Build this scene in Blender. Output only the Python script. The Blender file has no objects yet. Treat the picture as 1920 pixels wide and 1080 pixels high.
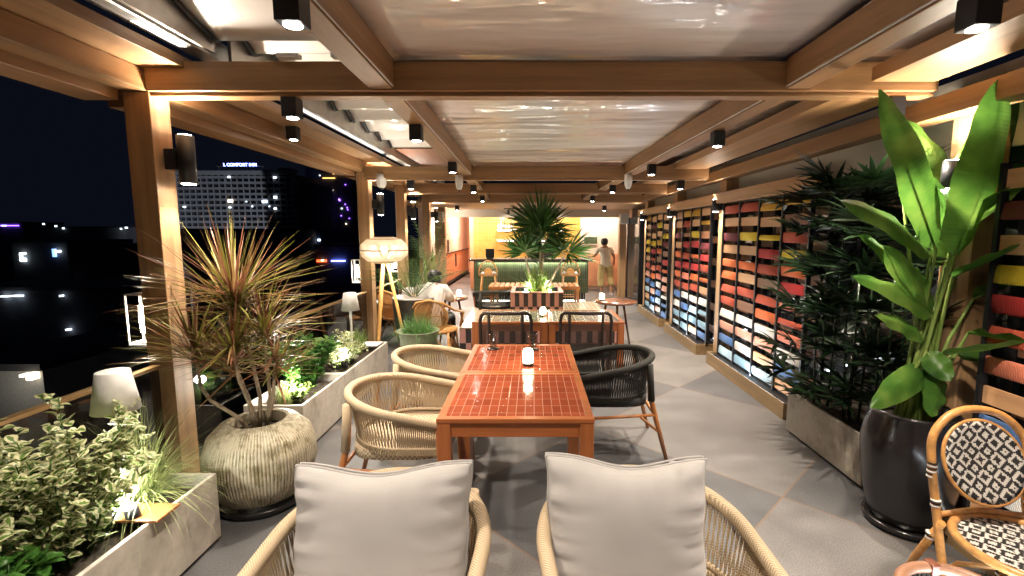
import bpy, math, random
from mathutils import Vector, Matrix
R = math.radians
V = Vector
SC = bpy.context.scene
COL = SC.collection
rnd = random.Random(7)

# ------------------------------------------------------------------ camera, sky, exposure
CAMZ = 1.68
PITCH = math.atan2(104, 890)
cam = bpy.data.cameras.new('camera'); camo = bpy.data.objects.new('camera', cam); COL.objects.link(camo)
cam.lens = 890 / 1920 * 36; cam.sensor_width = 36; cam.shift_x = -38 / 1920
cam.clip_start = .05; cam.clip_end = 2000
camo.location = (0, 0, CAMZ); camo.rotation_euler = (math.pi / 2 - PITCH, 0, 0)
SC.camera = camo
W = bpy.data.worlds.new("World"); SC.world = W; W.use_nodes = True
bg = W.node_tree.nodes['Background']; bg.inputs[0].default_value = (.30, .38, .75, 1); bg.inputs[1].default_value = .0035
SC.view_settings.view_transform = 'Standard'; SC.view_settings.look = 'None'
SC.view_settings.exposure = 1.5; SC.view_settings.gamma = 1
SC.cycles.max_bounces = 9; SC.cycles.diffuse_bounces = 4; SC.cycles.glossy_bounces = 3
SC.cycles.transmission_bounces = 8; SC.cycles.transparent_max_bounces = 24
SC.cycles.sample_clamp_indirect = 4; SC.cycles.caustics_reflective = False; SC.cycles.caustics_refractive = False
SC.cycles.use_denoising = True
WARM = (1, .86, .70); SOFT = (1, .91, .80); COOL = (.85, .93, 1)

def at(px, py, Y):
    "a measured direction of the survey photograph taken to the depth Y it was measured at"
    x = (px - 998) / 890; y = (540 - py) / 890; s, c = math.sin(PITCH), math.cos(PITCH)
    t = Y / (c + y * s)
    return V((x * t, Y, CAMZ + (-s + y * c) * t))

# ------------------------------------------------------------------ materials
MATS = {}
def nt(name):
    m = bpy.data.materials.new(name); m.use_nodes = True
    t = m.node_tree; b = t.nodes['Principled BSDF']
    return m, t, b
def N(t, typ, **kw):
    n = t.nodes.new(typ)
    for k, v in kw.items():
        if k.startswith('i_'): n.inputs[int(k[2:])].default_value = v
        else: setattr(n, k, v)
    return n
def L(t, a, b): t.links.new(a, b)
def c4(c): return (c[0], c[1], c[2], 1)
def mapped(t, scale=(1, 1, 1), rot=(0, 0, 0), coord='Object'):
    tc = N(t, 'ShaderNodeTexCoord'); mp = N(t, 'ShaderNodeMapping')
    mp.inputs['Scale'].default_value = scale; mp.inputs['Rotation'].default_value = rot
    L(t, tc.outputs[coord], mp.inputs[0]); return mp.outputs[0]
def ramp(t, fac, stops):
    r = N(t, 'ShaderNodeValToRGB'); L(t, fac, r.inputs[0])
    e = r.color_ramp.elements
    while len(e) < len(stops): e.new(.5)
    for k, (p, c) in enumerate(stops): e[k].position = p; e[k].color = c4(c)
    return r.outputs[0]
def noise(t, vec, scale, detail=4, rough=.55):
    n = N(t, 'ShaderNodeTexNoise'); n.inputs['Scale'].default_value = scale
    n.inputs['Detail'].default_value = detail; n.inputs['Roughness'].default_value = rough
    L(t, vec, n.inputs['Vector']); return n.outputs[0]
def bump(t, b, h, strength=.3, dist=.01):
    n = N(t, 'ShaderNodeBump'); n.inputs['Strength'].default_value = strength; n.inputs['Distance'].default_value = dist
    L(t, h, n.inputs['Height']); L(t, n.outputs[0], b.inputs['Normal'])
def mul(c, k): return tuple(min(1, x * k) for x in c)

def mplain(name, col, rough=.5, metal=0, var=.15, scale=12, bmp=0, spec=.5, coat=0):
    m, t, b = nt(name); v = mapped(t)
    f = noise(t, v, scale)
    L(t, ramp(t, f, [(.3, mul(col, 1 - var)), (.7, mul(col, 1 + var))]), b.inputs['Base Color'])
    b.inputs['Roughness'].default_value = rough; b.inputs['Metallic'].default_value = metal
    b.inputs['Specular IOR Level'].default_value = spec; b.inputs['Coat Weight'].default_value = coat
    if bmp: bump(t, b, noise(t, v, scale * 6), bmp, .004)
    return m
def mwood(name, col, axis='y', rough=.45, contrast=.28, k=1.0, coat=0):
    m, t, b = nt(name)
    s = {'x': (.6, 14, 14), 'y': (14, .6, 14), 'z': (14, 14, .6)}[axis]
    v = mapped(t, tuple(q * k for q in s)); v2 = mapped(t, tuple(q * k * 5 for q in s))
    n1 = noise(t, v, 1.2, 5, .6); n2 = noise(t, v2, 2.0, 3, .7)
    mx = N(t, 'ShaderNodeMath', operation='MULTIPLY_ADD'); mx.inputs[1].default_value = .4
    L(t, n2, mx.inputs[0]); L(t, n1, mx.inputs[2])
    oi = N(t, 'ShaderNodeObjectInfo'); big = noise(t, mapped(t, tuple(min(1.2, q * .12) for q in s)), 1.5, 2)
    ms = N(t, 'ShaderNodeMath', operation='MULTIPLY_ADD', i_1=.22); L(t, oi.outputs['Random'], ms.inputs[0]); m3 = N(t, 'ShaderNodeMath', operation='MULTIPLY_ADD', i_1=.35, i_2=-.28); L(t, big, m3.inputs[0]); a3 = N(t, 'ShaderNodeMath', operation='ADD'); L(t, m3.outputs[0], a3.inputs[0]); L(t, mx.outputs[0], a3.inputs[1]); L(t, a3.outputs[0], ms.inputs[2])
    L(t, ramp(t, ms.outputs[0], [(.48, mul(col, 1 - contrast)), (.68, col), (.88, mul(col, 1 + contrast))]), b.inputs['Base Color'])
    b.inputs['Roughness'].default_value = rough; b.inputs['Coat Weight'].default_value = coat
    b.inputs['Coat Roughness'].default_value = .25
    bump(t, b, n2, .15, .002)
    return m
def memit(name, col, strength):
    m, t, b = nt(name)
    b.inputs['Base Color'].default_value = (.8, .8, .8, 1)
    b.inputs['Emission Color'].default_value = c4(col); b.inputs['Emission Strength'].default_value = strength
    return m
def mleaf(name, cols, rough=.38, trans=.35, scale=9, variegated=None):
    m, t, b = nt(name); v = mapped(t)
    f = noise(t, v, scale, 3)
    stops = [(.30 + .4 * k / max(1, len(cols) - 1), c) for k, c in enumerate(cols)]
    colr = ramp(t, f, stops)
    if variegated:
        uv = N(t, 'ShaderNodeUVMap'); sp = N(t, 'ShaderNodeSeparateXYZ'); L(t, uv.outputs[0], sp.inputs[0])
        a = N(t, 'ShaderNodeMath', operation='SUBTRACT', i_1=.5); L(t, sp.outputs[0], a.inputs[0])
        ab = N(t, 'ShaderNodeMath', operation='ABSOLUTE'); L(t, a.outputs[0], ab.inputs[0])
        ns = noise(t, v, 60, 2)
        ad = N(t, 'ShaderNodeMath', operation='MULTIPLY_ADD', i_1=.35); L(t, ns, ad.inputs[0]); L(t, ab.outputs[0], ad.inputs[2])
        mk = ramp(t, ad.outputs[0], [(.33, (0, 0, 0)), (.42, (1, 1, 1))])
        mx = N(t, 'ShaderNodeMix', data_type='RGBA'); L(t, mk, mx.inputs[0]); L(t, colr, mx.inputs[6]); mx.inputs[7].default_value = c4(variegated)
        colr = mx.outputs[2]
    L(t, colr, b.inputs['Base Color']); b.inputs['Roughness'].default_value = rough
    if trans:
        tr = N(t, 'ShaderNodeBsdfTranslucent'); L(t, colr, tr.inputs[0])
        ms = N(t, 'ShaderNodeMixShader'); ms.inputs[0].default_value = trans
        L(t, b.outputs[0], ms.inputs[1]); L(t, tr.outputs[0], ms.inputs[2])
        L(t, ms.outputs[0], t.nodes['Material Output'].inputs[0])
    return m
def mglass(name, col=(1, 1, 1), rough=0.0, ior=1.45):
    m, t, b = nt(name); b.inputs['Base Color'].default_value = c4(col); b.inputs['Roughness'].default_value = rough
    b.inputs['Transmission Weight'].default_value = 1; b.inputs['IOR'].default_value = ior
    return m

WOODC = (.285, .155, .066)
M = {}
M['beam_y'] = mwood('oak_lengthwise', WOODC, 'y'); M['beam_x'] = mwood('oak_crosswise', WOODC, 'x'); M['post'] = mwood('oak_upright', (.40, .24, .12), 'z')
M['plinth'] = mwood('oak_plinth', (.30, .20, .10), 'y')
M['teak'] = mwood('teak_table', (.34, .105, .032), 'x', .3, .3, 1, .3); M['teak_z'] = mwood('teak_leg', (.34, .11, .035), 'z', .35, .3, 1, .2)
M['chair_wood'] = mwood('chair_leg_wood', (.42, .16, .05), 'z', .35, .25, 2, .2)
M['rattan'] = mplain('honey_rattan', (.58, .29, .09), .35, 0, .25, 30, .1, .5, .3)
M['bamboo'] = mwood('pale_tripod_wood', (.60, .33, .10), 'z', .4)
M['black'] = mplain('black_powder_coat', (.006, .0065, .009), .5, 0, .1)
M['blackgloss'] = mplain('black_glaze', (.012, .011, .012), .22, 0, .15, 6, .1, .5, .15)
M['darkmetal'] = mplain('dark_metal', (.03, .03, .035), .4, .5)
M['white'] = mplain('white_plastic', (.78, .78, .76), .4)
M['grey_metal'] = mplain('satin_gutter_metal', (.45, .44, .42), .3, .6)
M['cream'] = mplain('cream_plaster', (.62, .56, .46), .8, 0, .05, 4, .1)
M['fabric'] = None
M['soil'] = mplain('dark_soil', (.045, .032, .02), .95, 0, .6, 60, 1)
M['lens'] = memit('spot_lens_glow', (1, .95, .86), 30)
M['bulb'] = memit('warm_bulb_glow', (1, .88, .68), 40)
M['strip'] = memit('led_strip_glow', (1, .95, .88), 5)
M['glass'] = None
M['dark_glass'] = mplain('dark_tinted_glazing', (.03, .033, .038), .08, 0, .1, 1, 0, .7)
M['rail_glass'] = None

def mk_fabric(name, col):
    m, t, b = nt(name); v = mapped(t)
    w1 = N(t, 'ShaderNodeTexWave', bands_direction='X'); w1.inputs['Scale'].default_value = 130; w1.inputs['Distortion'].default_value = .6; L(t, v, w1.inputs[0])
    w2 = N(t, 'ShaderNodeTexWave', bands_direction='Z'); w2.inputs['Scale'].default_value = 130; w2.inputs['Distortion'].default_value = .6; L(t, v, w2.inputs[0])
    a = N(t, 'ShaderNodeMath', operation='ADD'); L(t, w1.outputs[1], a.inputs[0]); L(t, w2.outputs[1], a.inputs[1])
    n1 = noise(t, v, 5, 4)
    L(t, ramp(t, n1, [(.3, mul(col, .93)), (.7, mul(col, 1.05))]), b.inputs['Base Color'])
    b.inputs['Roughness'].default_value = .9; b.inputs['Sheen Weight'].default_value = .2
    bump(t, b, a.outputs[0], .35, .0015)
    return m
M['fabric'] = mk_fabric('grey_cushion_cloth', (.41, .392, .385))
M['shirt_white'] = mk_fabric('white_cotton', (.75, .72, .70))
M['khaki'] = mk_fabric('khaki_cotton', (.52, .40, .17)); M['cream_shirt'] = mk_fabric('cream_cotton', (.72, .65, .52))
M['skin'] = mplain('skin', (.42, .22, .13), .5, 0, .1); M['hair'] = mplain('black_hair', (.012, .01, .01), .5, 0, .3, 60)
M['shoe'] = mplain('white_shoe', (.6, .6, .6), .6)

def mk_rope(name, col, sc=90):
    m, t, b = nt(name); v = mapped(t)
    w = N(t, 'ShaderNodeTexWave', bands_direction='DIAGONAL'); w.inputs['Scale'].default_value = sc; w.inputs['Distortion'].default_value = 1.5; w.inputs['Detail'].default_value = 2; L(t, v, w.inputs[0])
    L(t, ramp(t, w.outputs[1], [(.2, mul(col, .62)), (.7, mul(col, 1.1))]), b.inputs['Base Color'])
    b.inputs['Roughness'].default_value = .75; bump(t, b, w.outputs[1], .5, .002)
    return m
M['rope'] = mk_rope('beige_rope', (.50, .385, .25)); M['rope_dark'] = mk_rope('charcoal_rope', (.022, .022, .018)); M['rope_brown'] = mk_rope('dark_brown_rope', (.028, .014, .010))

def mk_weave(name, c1, c2, sc):
    m, t, b = nt(name); v = mapped(t)
    ch = N(t, 'ShaderNodeTexChecker'); ch.inputs['Scale'].default_value = sc; ch.inputs[1].default_value = c4(c1); ch.inputs[2].default_value = c4(c2)
    L(t, v, ch.inputs[0]); L(t, ch.outputs[0], b.inputs['Base Color']); b.inputs['Roughness'].default_value = .7
    bump(t, b, ch.outputs[1], .6, .002); return m
M['weave'] = mk_weave('woven_rope_seat', (.56, .45, .31), (.27, .20, .12), 75); M['weave_dark'] = mk_weave('woven_dark_seat', (.03, .03, .03), (.012, .012, .012), 75)

def mk_floor():
    m, t, b = nt('patchwork_floor_tile')
    tc = N(t, 'ShaderNodeTexCoord'); sp = N(t, 'ShaderNodeSeparateXYZ'); L(t, tc.outputs['Object'], sp.inputs[0])
    def lin(a, bq, off):   # (a*x + b*y + off)/2.17
        p = N(t, 'ShaderNodeMath', operation='MULTIPLY_ADD', i_1=a / 2.17, i_2=off / 2.17); L(t, sp.outputs[0], p.inputs[0])
        q = N(t, 'ShaderNodeMath', operation='MULTIPLY_ADD', i_1=bq / 2.17); L(t, sp.outputs[1], q.inputs[0]); L(t, p.outputs[0], q.inputs[2]); return q.outputs[0]
    u = lin(1, 1, -(1.6 + 2.86)); w = lin(1, -1, -(1.6 - 2.86))
    def mth(op, a, bb=None, const=None):
        n = N(t, 'ShaderNodeMath', operation=op); L(t, a, n.inputs[0])
        if bb is not None: L(t, bb, n.inputs[1])
        if const is not None: n.inputs[1].default_value = const
        return n.outputs[0]
    par = mth('FLOORED_MODULO', mth('ADD', mth('FLOOR', u), mth('FLOOR', w)), const=2.0)
    def seam(q): return mth('PINGPONG', q, const=.5)
    sd = mth('MINIMUM', seam(u), seam(w)); sm = mth('LESS_THAN', sd, const=.0036)
    tone = N(t, 'ShaderNodeCombineXYZ'); L(t, mth('FLOOR', u), tone.inputs[0]); L(t, mth('FLOOR', w), tone.inputs[1])
    wn = N(t, 'ShaderNodeTexWhiteNoise'); L(t, tone.outputs[0], wn.inputs[0])
    n1 = noise(t, tc.outputs['Object'], 2.2, 6, .65); n2 = noise(t, tc.outputs['Object'], 160, 2, .6)
    lt = ramp(t, n1, [(.3, (.128, .124, .121)), (.7, (.200, .192, .187))]); dk = ramp(t, n1, [(.3, (.076, .078, .083)), (.7, (.132, .132, .136))])
    mx = N(t, 'ShaderNodeMix', data_type='RGBA'); L(t, par, mx.inputs[0]); L(t, dk, mx.inputs[6]); L(t, lt, mx.inputs[7])
    gr = N(t, 'ShaderNodeMix', data_type='RGBA', blend_type='MULTIPLY'); gr.inputs[0].default_value = .55
    L(t, mx.outputs[2], gr.inputs[6]); L(t, ramp(t, n2, [(.38, (.35, .35, .35)), (.62, (1.4, 1.4, 1.4))]), gr.inputs[7])
    tn = N(t, 'ShaderNodeMix', data_type='RGBA', blend_type='MULTIPLY'); tn.inputs[0].default_value = .5
    L(t, gr.outputs[2], tn.inputs[6]); L(t, ramp(t, wn.outputs[0], [(0, (.72, .74, .78)), (1, (1.15, 1.1, 1.05))]), tn.inputs[7])
    fs = N(t, 'ShaderNodeMix', data_type='RGBA'); L(t, sm, fs.inputs[0]); L(t, tn.outputs[2], fs.inputs[6]); fs.inputs[7].default_value = (.16, .11, .08, 1)
    L(t, fs.outputs[2], b.inputs['Base Color'])
    L(t, ramp(t, n1, [(.3, (.42, .42, .42)), (.7, (.62, .62, .62))]), b.inputs['Roughness'])
    bump(t, b, n2, .12, .002); return m
M['floor'] = mk_floor()

def mk_tile(name, c1, c2, grout, w, h, rough=.12, gw=.012, coords='xy', rotz=0, bmp=.3, wavy=0, mort=.03):
    m, t, b = nt(name)
    rot = {'xy': (0, 0, rotz), 'xz': (R(-90), 0, 0), 'yz': (0, 0, 0)}[coords]
    tc = N(t, 'ShaderNodeTexCoord'); sp = N(t, 'ShaderNodeSeparateXYZ'); L(t, tc.outputs['Object'], sp.inputs[0])
    cb = N(t, 'ShaderNodeCombineXYZ'); a, bb = {'xy': (0, 1), 'xz': (0, 2), 'yz': (1, 2)}[coords]
    L(t, sp.outputs[a], cb.inputs[0]); L(t, sp.outputs[bb], cb.inputs[1])
    br = N(t, 'ShaderNodeTexBrick', offset=0, squash=1); br.inputs['Scale'].default_value = 1
    br.inputs['Brick Width'].default_value = w; br.inputs['Row Height'].default_value = h
    br.inputs['Mortar Size'].default_value = gw * min(w, h) * 4; br.inputs['Mortar Smooth'].default_value = .3
    br.inputs[1].default_value = c4(c1); br.inputs[2].default_value = c4(c2); br.inputs[3].default_value = c4(grout)
    L(t, cb.outputs[0], br.inputs[0]); L(t, br.outputs[0], b.inputs['Base Color'])
    rr = ramp(t, br.outputs[1], [(0, (rough,) * 3), (1, (.7,) * 3)]); L(t, rr, b.inputs['Roughness'])
    inv = N(t, 'ShaderNodeMath', operation='SUBTRACT', i_0=1); L(t, br.outputs[1], inv.inputs[1])
    h_ = inv.outputs[0]
    if wavy:
        nn = noise(t, tc.outputs['Object'], wavy, 2); ad = N(t, 'ShaderNodeMath', operation='MULTIPLY_ADD', i_1=2.5); L(t, nn, ad.inputs[0]); L(t, h_, ad.inputs[2]); h_ = ad.outputs[0]
    bump(t, b, h_, bmp, .002); return m
M['tile_red'] = mk_tile('terracotta_glazed_tile', (.25, .052, .024), (.33, .075, .034), (.42, .20, .12), .0475, .104, .09, .009, wavy=14)
M['tile_black'] = mk_tile('dark_wavy_glazed_tile', (.05, .055, .05), (.10, .11, .09), (.3, .3, .28), .10, .10, .06, .01, wavy=26, bmp=.9)
M['tile_green'] = mk_tile('sage_green_tile', (.085, .12, .055), (.12, .155, .075), (.2, .22, .15), .045, .20, .2, .02, 'xz')
M['tile_yellow'] = mk_tile('mustard_tile', (.50, .29, .06), (.57, .36, .08), (.45, .3, .1), .10, .10, .2, .015, 'xz')
M['tile_dark'] = mk_tile('black_toe_tile', (.02, .03, .045), (.04, .05, .06), (.5, .5, .45), .06, .3, .2, .03, 'xz')
M['mosaic'] = mk_tile('green_pink_mosaic', (.25, .27, .13), (.42, .27, .20), (.5, .46, .38), .07, .045, .2, .02, wavy=20)
M['pink_tile'] = mplain('dusty_pink_tile', (.48, .24, .20), .3, 0, .1); M['char_tile'] = mplain('charcoal_tile', (.03, .022, .022), .3, 0, .2)
M['peach'] = mplain('peach_plaster', (.72, .36, .20), .7, 0, .06, 3); M['blush'] = mplain('blush_plaster', (.76, .60, .50), .8, 0, .04, 3)
M['counter'] = mplain('dark_stone_counter', (.05, .04, .035), .25)

def mk_stone(name, col, stain):
    m, t, b = nt(name); v = mapped(t)
    n1 = noise(t, v, 3.5, 8, .7); n2 = noise(t, v, 22, 5, .6)
    a = ramp(t, n1, [(.34, stain), (.52, col), (.75, mul(col, 1.12))])
    mx = N(t, 'ShaderNodeMix', data_type='RGBA', blend_type='MULTIPLY'); mx.inputs[0].default_value = .4; L(t, a, mx.inputs[6])
    L(t, ramp(t, n2, [(.35, (.75, .74, .72)), (.65, (1.1, 1.1, 1.1))]), mx.inputs[7]); L(t, mx.outputs[2], b.inputs['Base Color'])
    b.inputs['Roughness'].default_value = .75; bump(t, b, n2, .25, .003); return m
M['stone'] = mk_stone('pale_planter_stone', (.52, .48, .42), (.33, .30, .26)); M['concrete'] = mk_stone('taupe_concrete', (.36, .33, .28), (.21, .19, .16))
def mk_ribbed():
    m, t, b = nt('mottled_ribbed_glaze'); v = mapped(t)
    n1 = noise(t, v, 9, 7, .7)
    sv = mapped(t, (30, 30, 1.6)); n2 = noise(t, sv, 1.6, 5, .65)
    mx0 = N(t, 'ShaderNodeMath', operation='MULTIPLY_ADD', i_1=.9); L(t, n2, mx0.inputs[0]); L(t, n1, mx0.inputs[2])
    tc = N(t, 'ShaderNodeTexCoord'); sp = N(t, 'ShaderNodeSeparateXYZ'); L(t, tc.outputs['Object'], sp.inputs[0]); at2 = N(t, 'ShaderNodeMath', operation='ARCTAN2'); L(t, sp.outputs[1], at2.inputs[0]); L(t, sp.outputs[0], at2.inputs[1])
    ml = N(t, 'ShaderNodeMath', operation='MULTIPLY_ADD', i_1=52.0); L(t, at2.outputs[0], ml.inputs[0]); L(t, n1, ml.inputs[2]); sn = N(t, 'ShaderNodeMath', operation='SINE'); L(t, ml.outputs[0], sn.inputs[0]); ab = N(t, 'ShaderNodeMath', operation='ABSOLUTE'); L(t, sn.outputs[0], ab.inputs[0])
    groove = N(t, 'ShaderNodeMath', operation='POWER', i_1=.5); L(t, ab.outputs[0], groove.inputs[0])
    mx = N(t, 'ShaderNodeMath', operation='MULTIPLY_ADD', i_1=.17); L(t, groove.outputs[0], mx.inputs[0]); sb = N(t, 'ShaderNodeMath', operation='SUBTRACT', i_1=.14); L(t, mx0.outputs[0], sb.inputs[0]); L(t, sb.outputs[0], mx.inputs[2])  # groove shade painted in as darker pooled glaze, since the ribs hardly show
    L(t, ramp(t, mx.outputs[0], [(.62, (.085, .07, .035)), (.82, (.27, .23, .135)), (1.02, (.52, .47, .35))]), b.inputs['Base Color'])
    b.inputs['Roughness'].default_value = .42; ad = N(t, 'ShaderNodeMath', operation='ADD'); L(t, groove.outputs[0], ad.inputs[0]); L(t, n1, ad.inputs[1]); bump(t, b, ad.outputs[0], .8, .008); return m
M['ribbed'] = mk_ribbed()
M['urn'] = mk_stone('sage_glazed_urn', (.20, .21, .14), (.11, .12, .075)); M['darkpot'] = mk_stone('streaky_dark_pot', (.020, .019, .018), (.050, .042, .028))
M['darkpot'].node_tree.nodes['Principled BSDF'].inputs['Roughness'].default_value = .3
def mk_membrane():
    m, t, b = nt('glossy_roof_membrane'); v = mapped(t, (.45, 1.5, 1)); v0 = mapped(t, (.8, 3.5, 1))
    n1 = noise(t, v, 1.3, 2, .5); n2 = noise(t, v0, 1.0, 3)
    L(t, ramp(t, n2, [(.3, (.82, .765, .71)), (.7, (.88, .83, .775))]), b.inputs['Base Color'])
    b.inputs['Roughness'].default_value = .35; b.inputs['Coat Weight'].default_value = 1.0; b.inputs['Coat Roughness'].default_value = .06; b.inputs['Coat IOR'].default_value = 1.8
    ad = N(t, 'ShaderNodeMath', operation='MULTIPLY_ADD', i_1=.35); L(t, n2, ad.inputs[0]); L(t, n1, ad.inputs[2])
    bn = N(t, 'ShaderNodeBump'); bn.inputs['Strength'].default_value = .6; bn.inputs['Distance'].default_value = .08; L(t, ad.outputs[0], bn.inputs['Height'])
    L(t, bn.outputs[0], b.inputs['Normal']); L(t, bn.outputs[0], b.inputs['Coat Normal']); return m
M['membrane'] = mk_membrane()
def mk_railglass(name='smoked_rail_glass', tint=(.55, .58, .6, 1), ior=1.45):
    m, t, b = nt(name); nd = t.nodes; out = nd['Material Output']
    tr = N(t, 'ShaderNodeBsdfTransparent'); tr.inputs[0].default_value = tint
    gl = N(t, 'ShaderNodeBsdfGlossy'); gl.inputs[1].default_value = .03
    lw = N(t, 'ShaderNodeLayerWeight'); lw.inputs[0].default_value = .5; pw = N(t, 'ShaderNodeMath', operation='POWER', i_1=3.0); L(t, lw.outputs[1], pw.inputs[0]); fr = N(t, 'ShaderNodeMath', operation='MULTIPLY_ADD', i_1=.6, i_2=.05); L(t, pw.outputs[0], fr.inputs[0])
    ms = N(t, 'ShaderNodeMixShader'); L(t, fr.outputs[0], ms.inputs[0]); L(t, tr.outputs[0], ms.inputs[1]); L(t, gl.outputs[0], ms.inputs[2]); L(t, ms.outputs[0], out.inputs[0]); return m
M['rail_glass'] = mk_railglass(); M['glass'] = mk_railglass('tumbler_glass', (.86, .88, .88, 1), 1.6)
def mk_pattern():
    "black and white woven diamonds"
    m, t, b = nt('diamond_woven_panel'); tc = N(t, 'ShaderNodeTexCoord'); sp = N(t, 'ShaderNodeSeparateXYZ'); L(t, tc.outputs['UV'], sp.inputs[0])
    def mt(op, a, bb=None, c=None, c2=None):
        n = N(t, 'ShaderNodeMath', operation=op); L(t, a, n.inputs[0])
        if bb is not None: L(t, bb, n.inputs[1])
        if c is not None: n.inputs[1].default_value = c
        if c2 is not None: n.inputs[2].default_value = c2
        return n.outputs[0]
    q = .006
    u = mt('SNAP', sp.outputs[0], c=q); v = mt('SNAP', sp.outputs[1], c=q)
    pu = mt('PINGPONG', u, c=.036); pv = mt('PINGPONG', v, c=.036)
    s = mt('ADD', pu, pv); r = mt('FRACT', mt('MULTIPLY', s, c=1 / .036)); k = mt('GREATER_THAN', r, c=.5)
    L(t, ramp(t, k, [(.4, (.02, .02, .02)), (.6, (.62, .60, .55))]), b.inputs['Base Color']); b.inputs['Roughness'].default_value = .5
    ch = N(t, 'ShaderNodeTexChecker'); ch.inputs['Scale'].default_value = 1 / q; L(t, tc.outputs['UV'], ch.inputs[0]); bump(t, b, ch.outputs[1], .5, .001); return m
M['pattern'] = mk_pattern()
def mk_yarn(name, col):
    m, t, b = nt(name); v = mapped(t)
    w = N(t, 'ShaderNodeTexWave', bands_direction='Y'); w.inputs['Scale'].default_value = 38; w.inputs['Distortion'].default_value = 2.0; w.inputs['Detail'].default_value = 2; L(t, v, w.inputs[0])
    L(t, ramp(t, w.outputs[1], [(.15, mul(col, .6)), (.6, col)]), b.inputs['Base Color']); b.inputs['Roughness'].default_value = .7; bump(t, b, w.outputs[1], .7, .004); return m
YARN = {k: mk_yarn(k + '_yarn', mul(c, 1.15)) for k, c in dict(mustard=(.55, .30, .02), yellow=(.75, .55, .03), red=(.42, .02, .02), maroon=(.13, .01, .02), brick=(.45, .07, .03),
        orange=(.62, .13, .03), coral=(.70, .20, .12), pink=(.72, .36, .26), white=(.72, .70, .66), ice=(.40, .55, .66), blue=(.08, .18, .42), sky=(.22, .38, .50)).items()}
M['ply'] = mwood('swatch_plywood', (.45, .25, .125), 'y', .5, .15); M['ply_dark'] = mwood('swatch_walnut', (.16, .07, .035), 'y', .5, .2)
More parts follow.
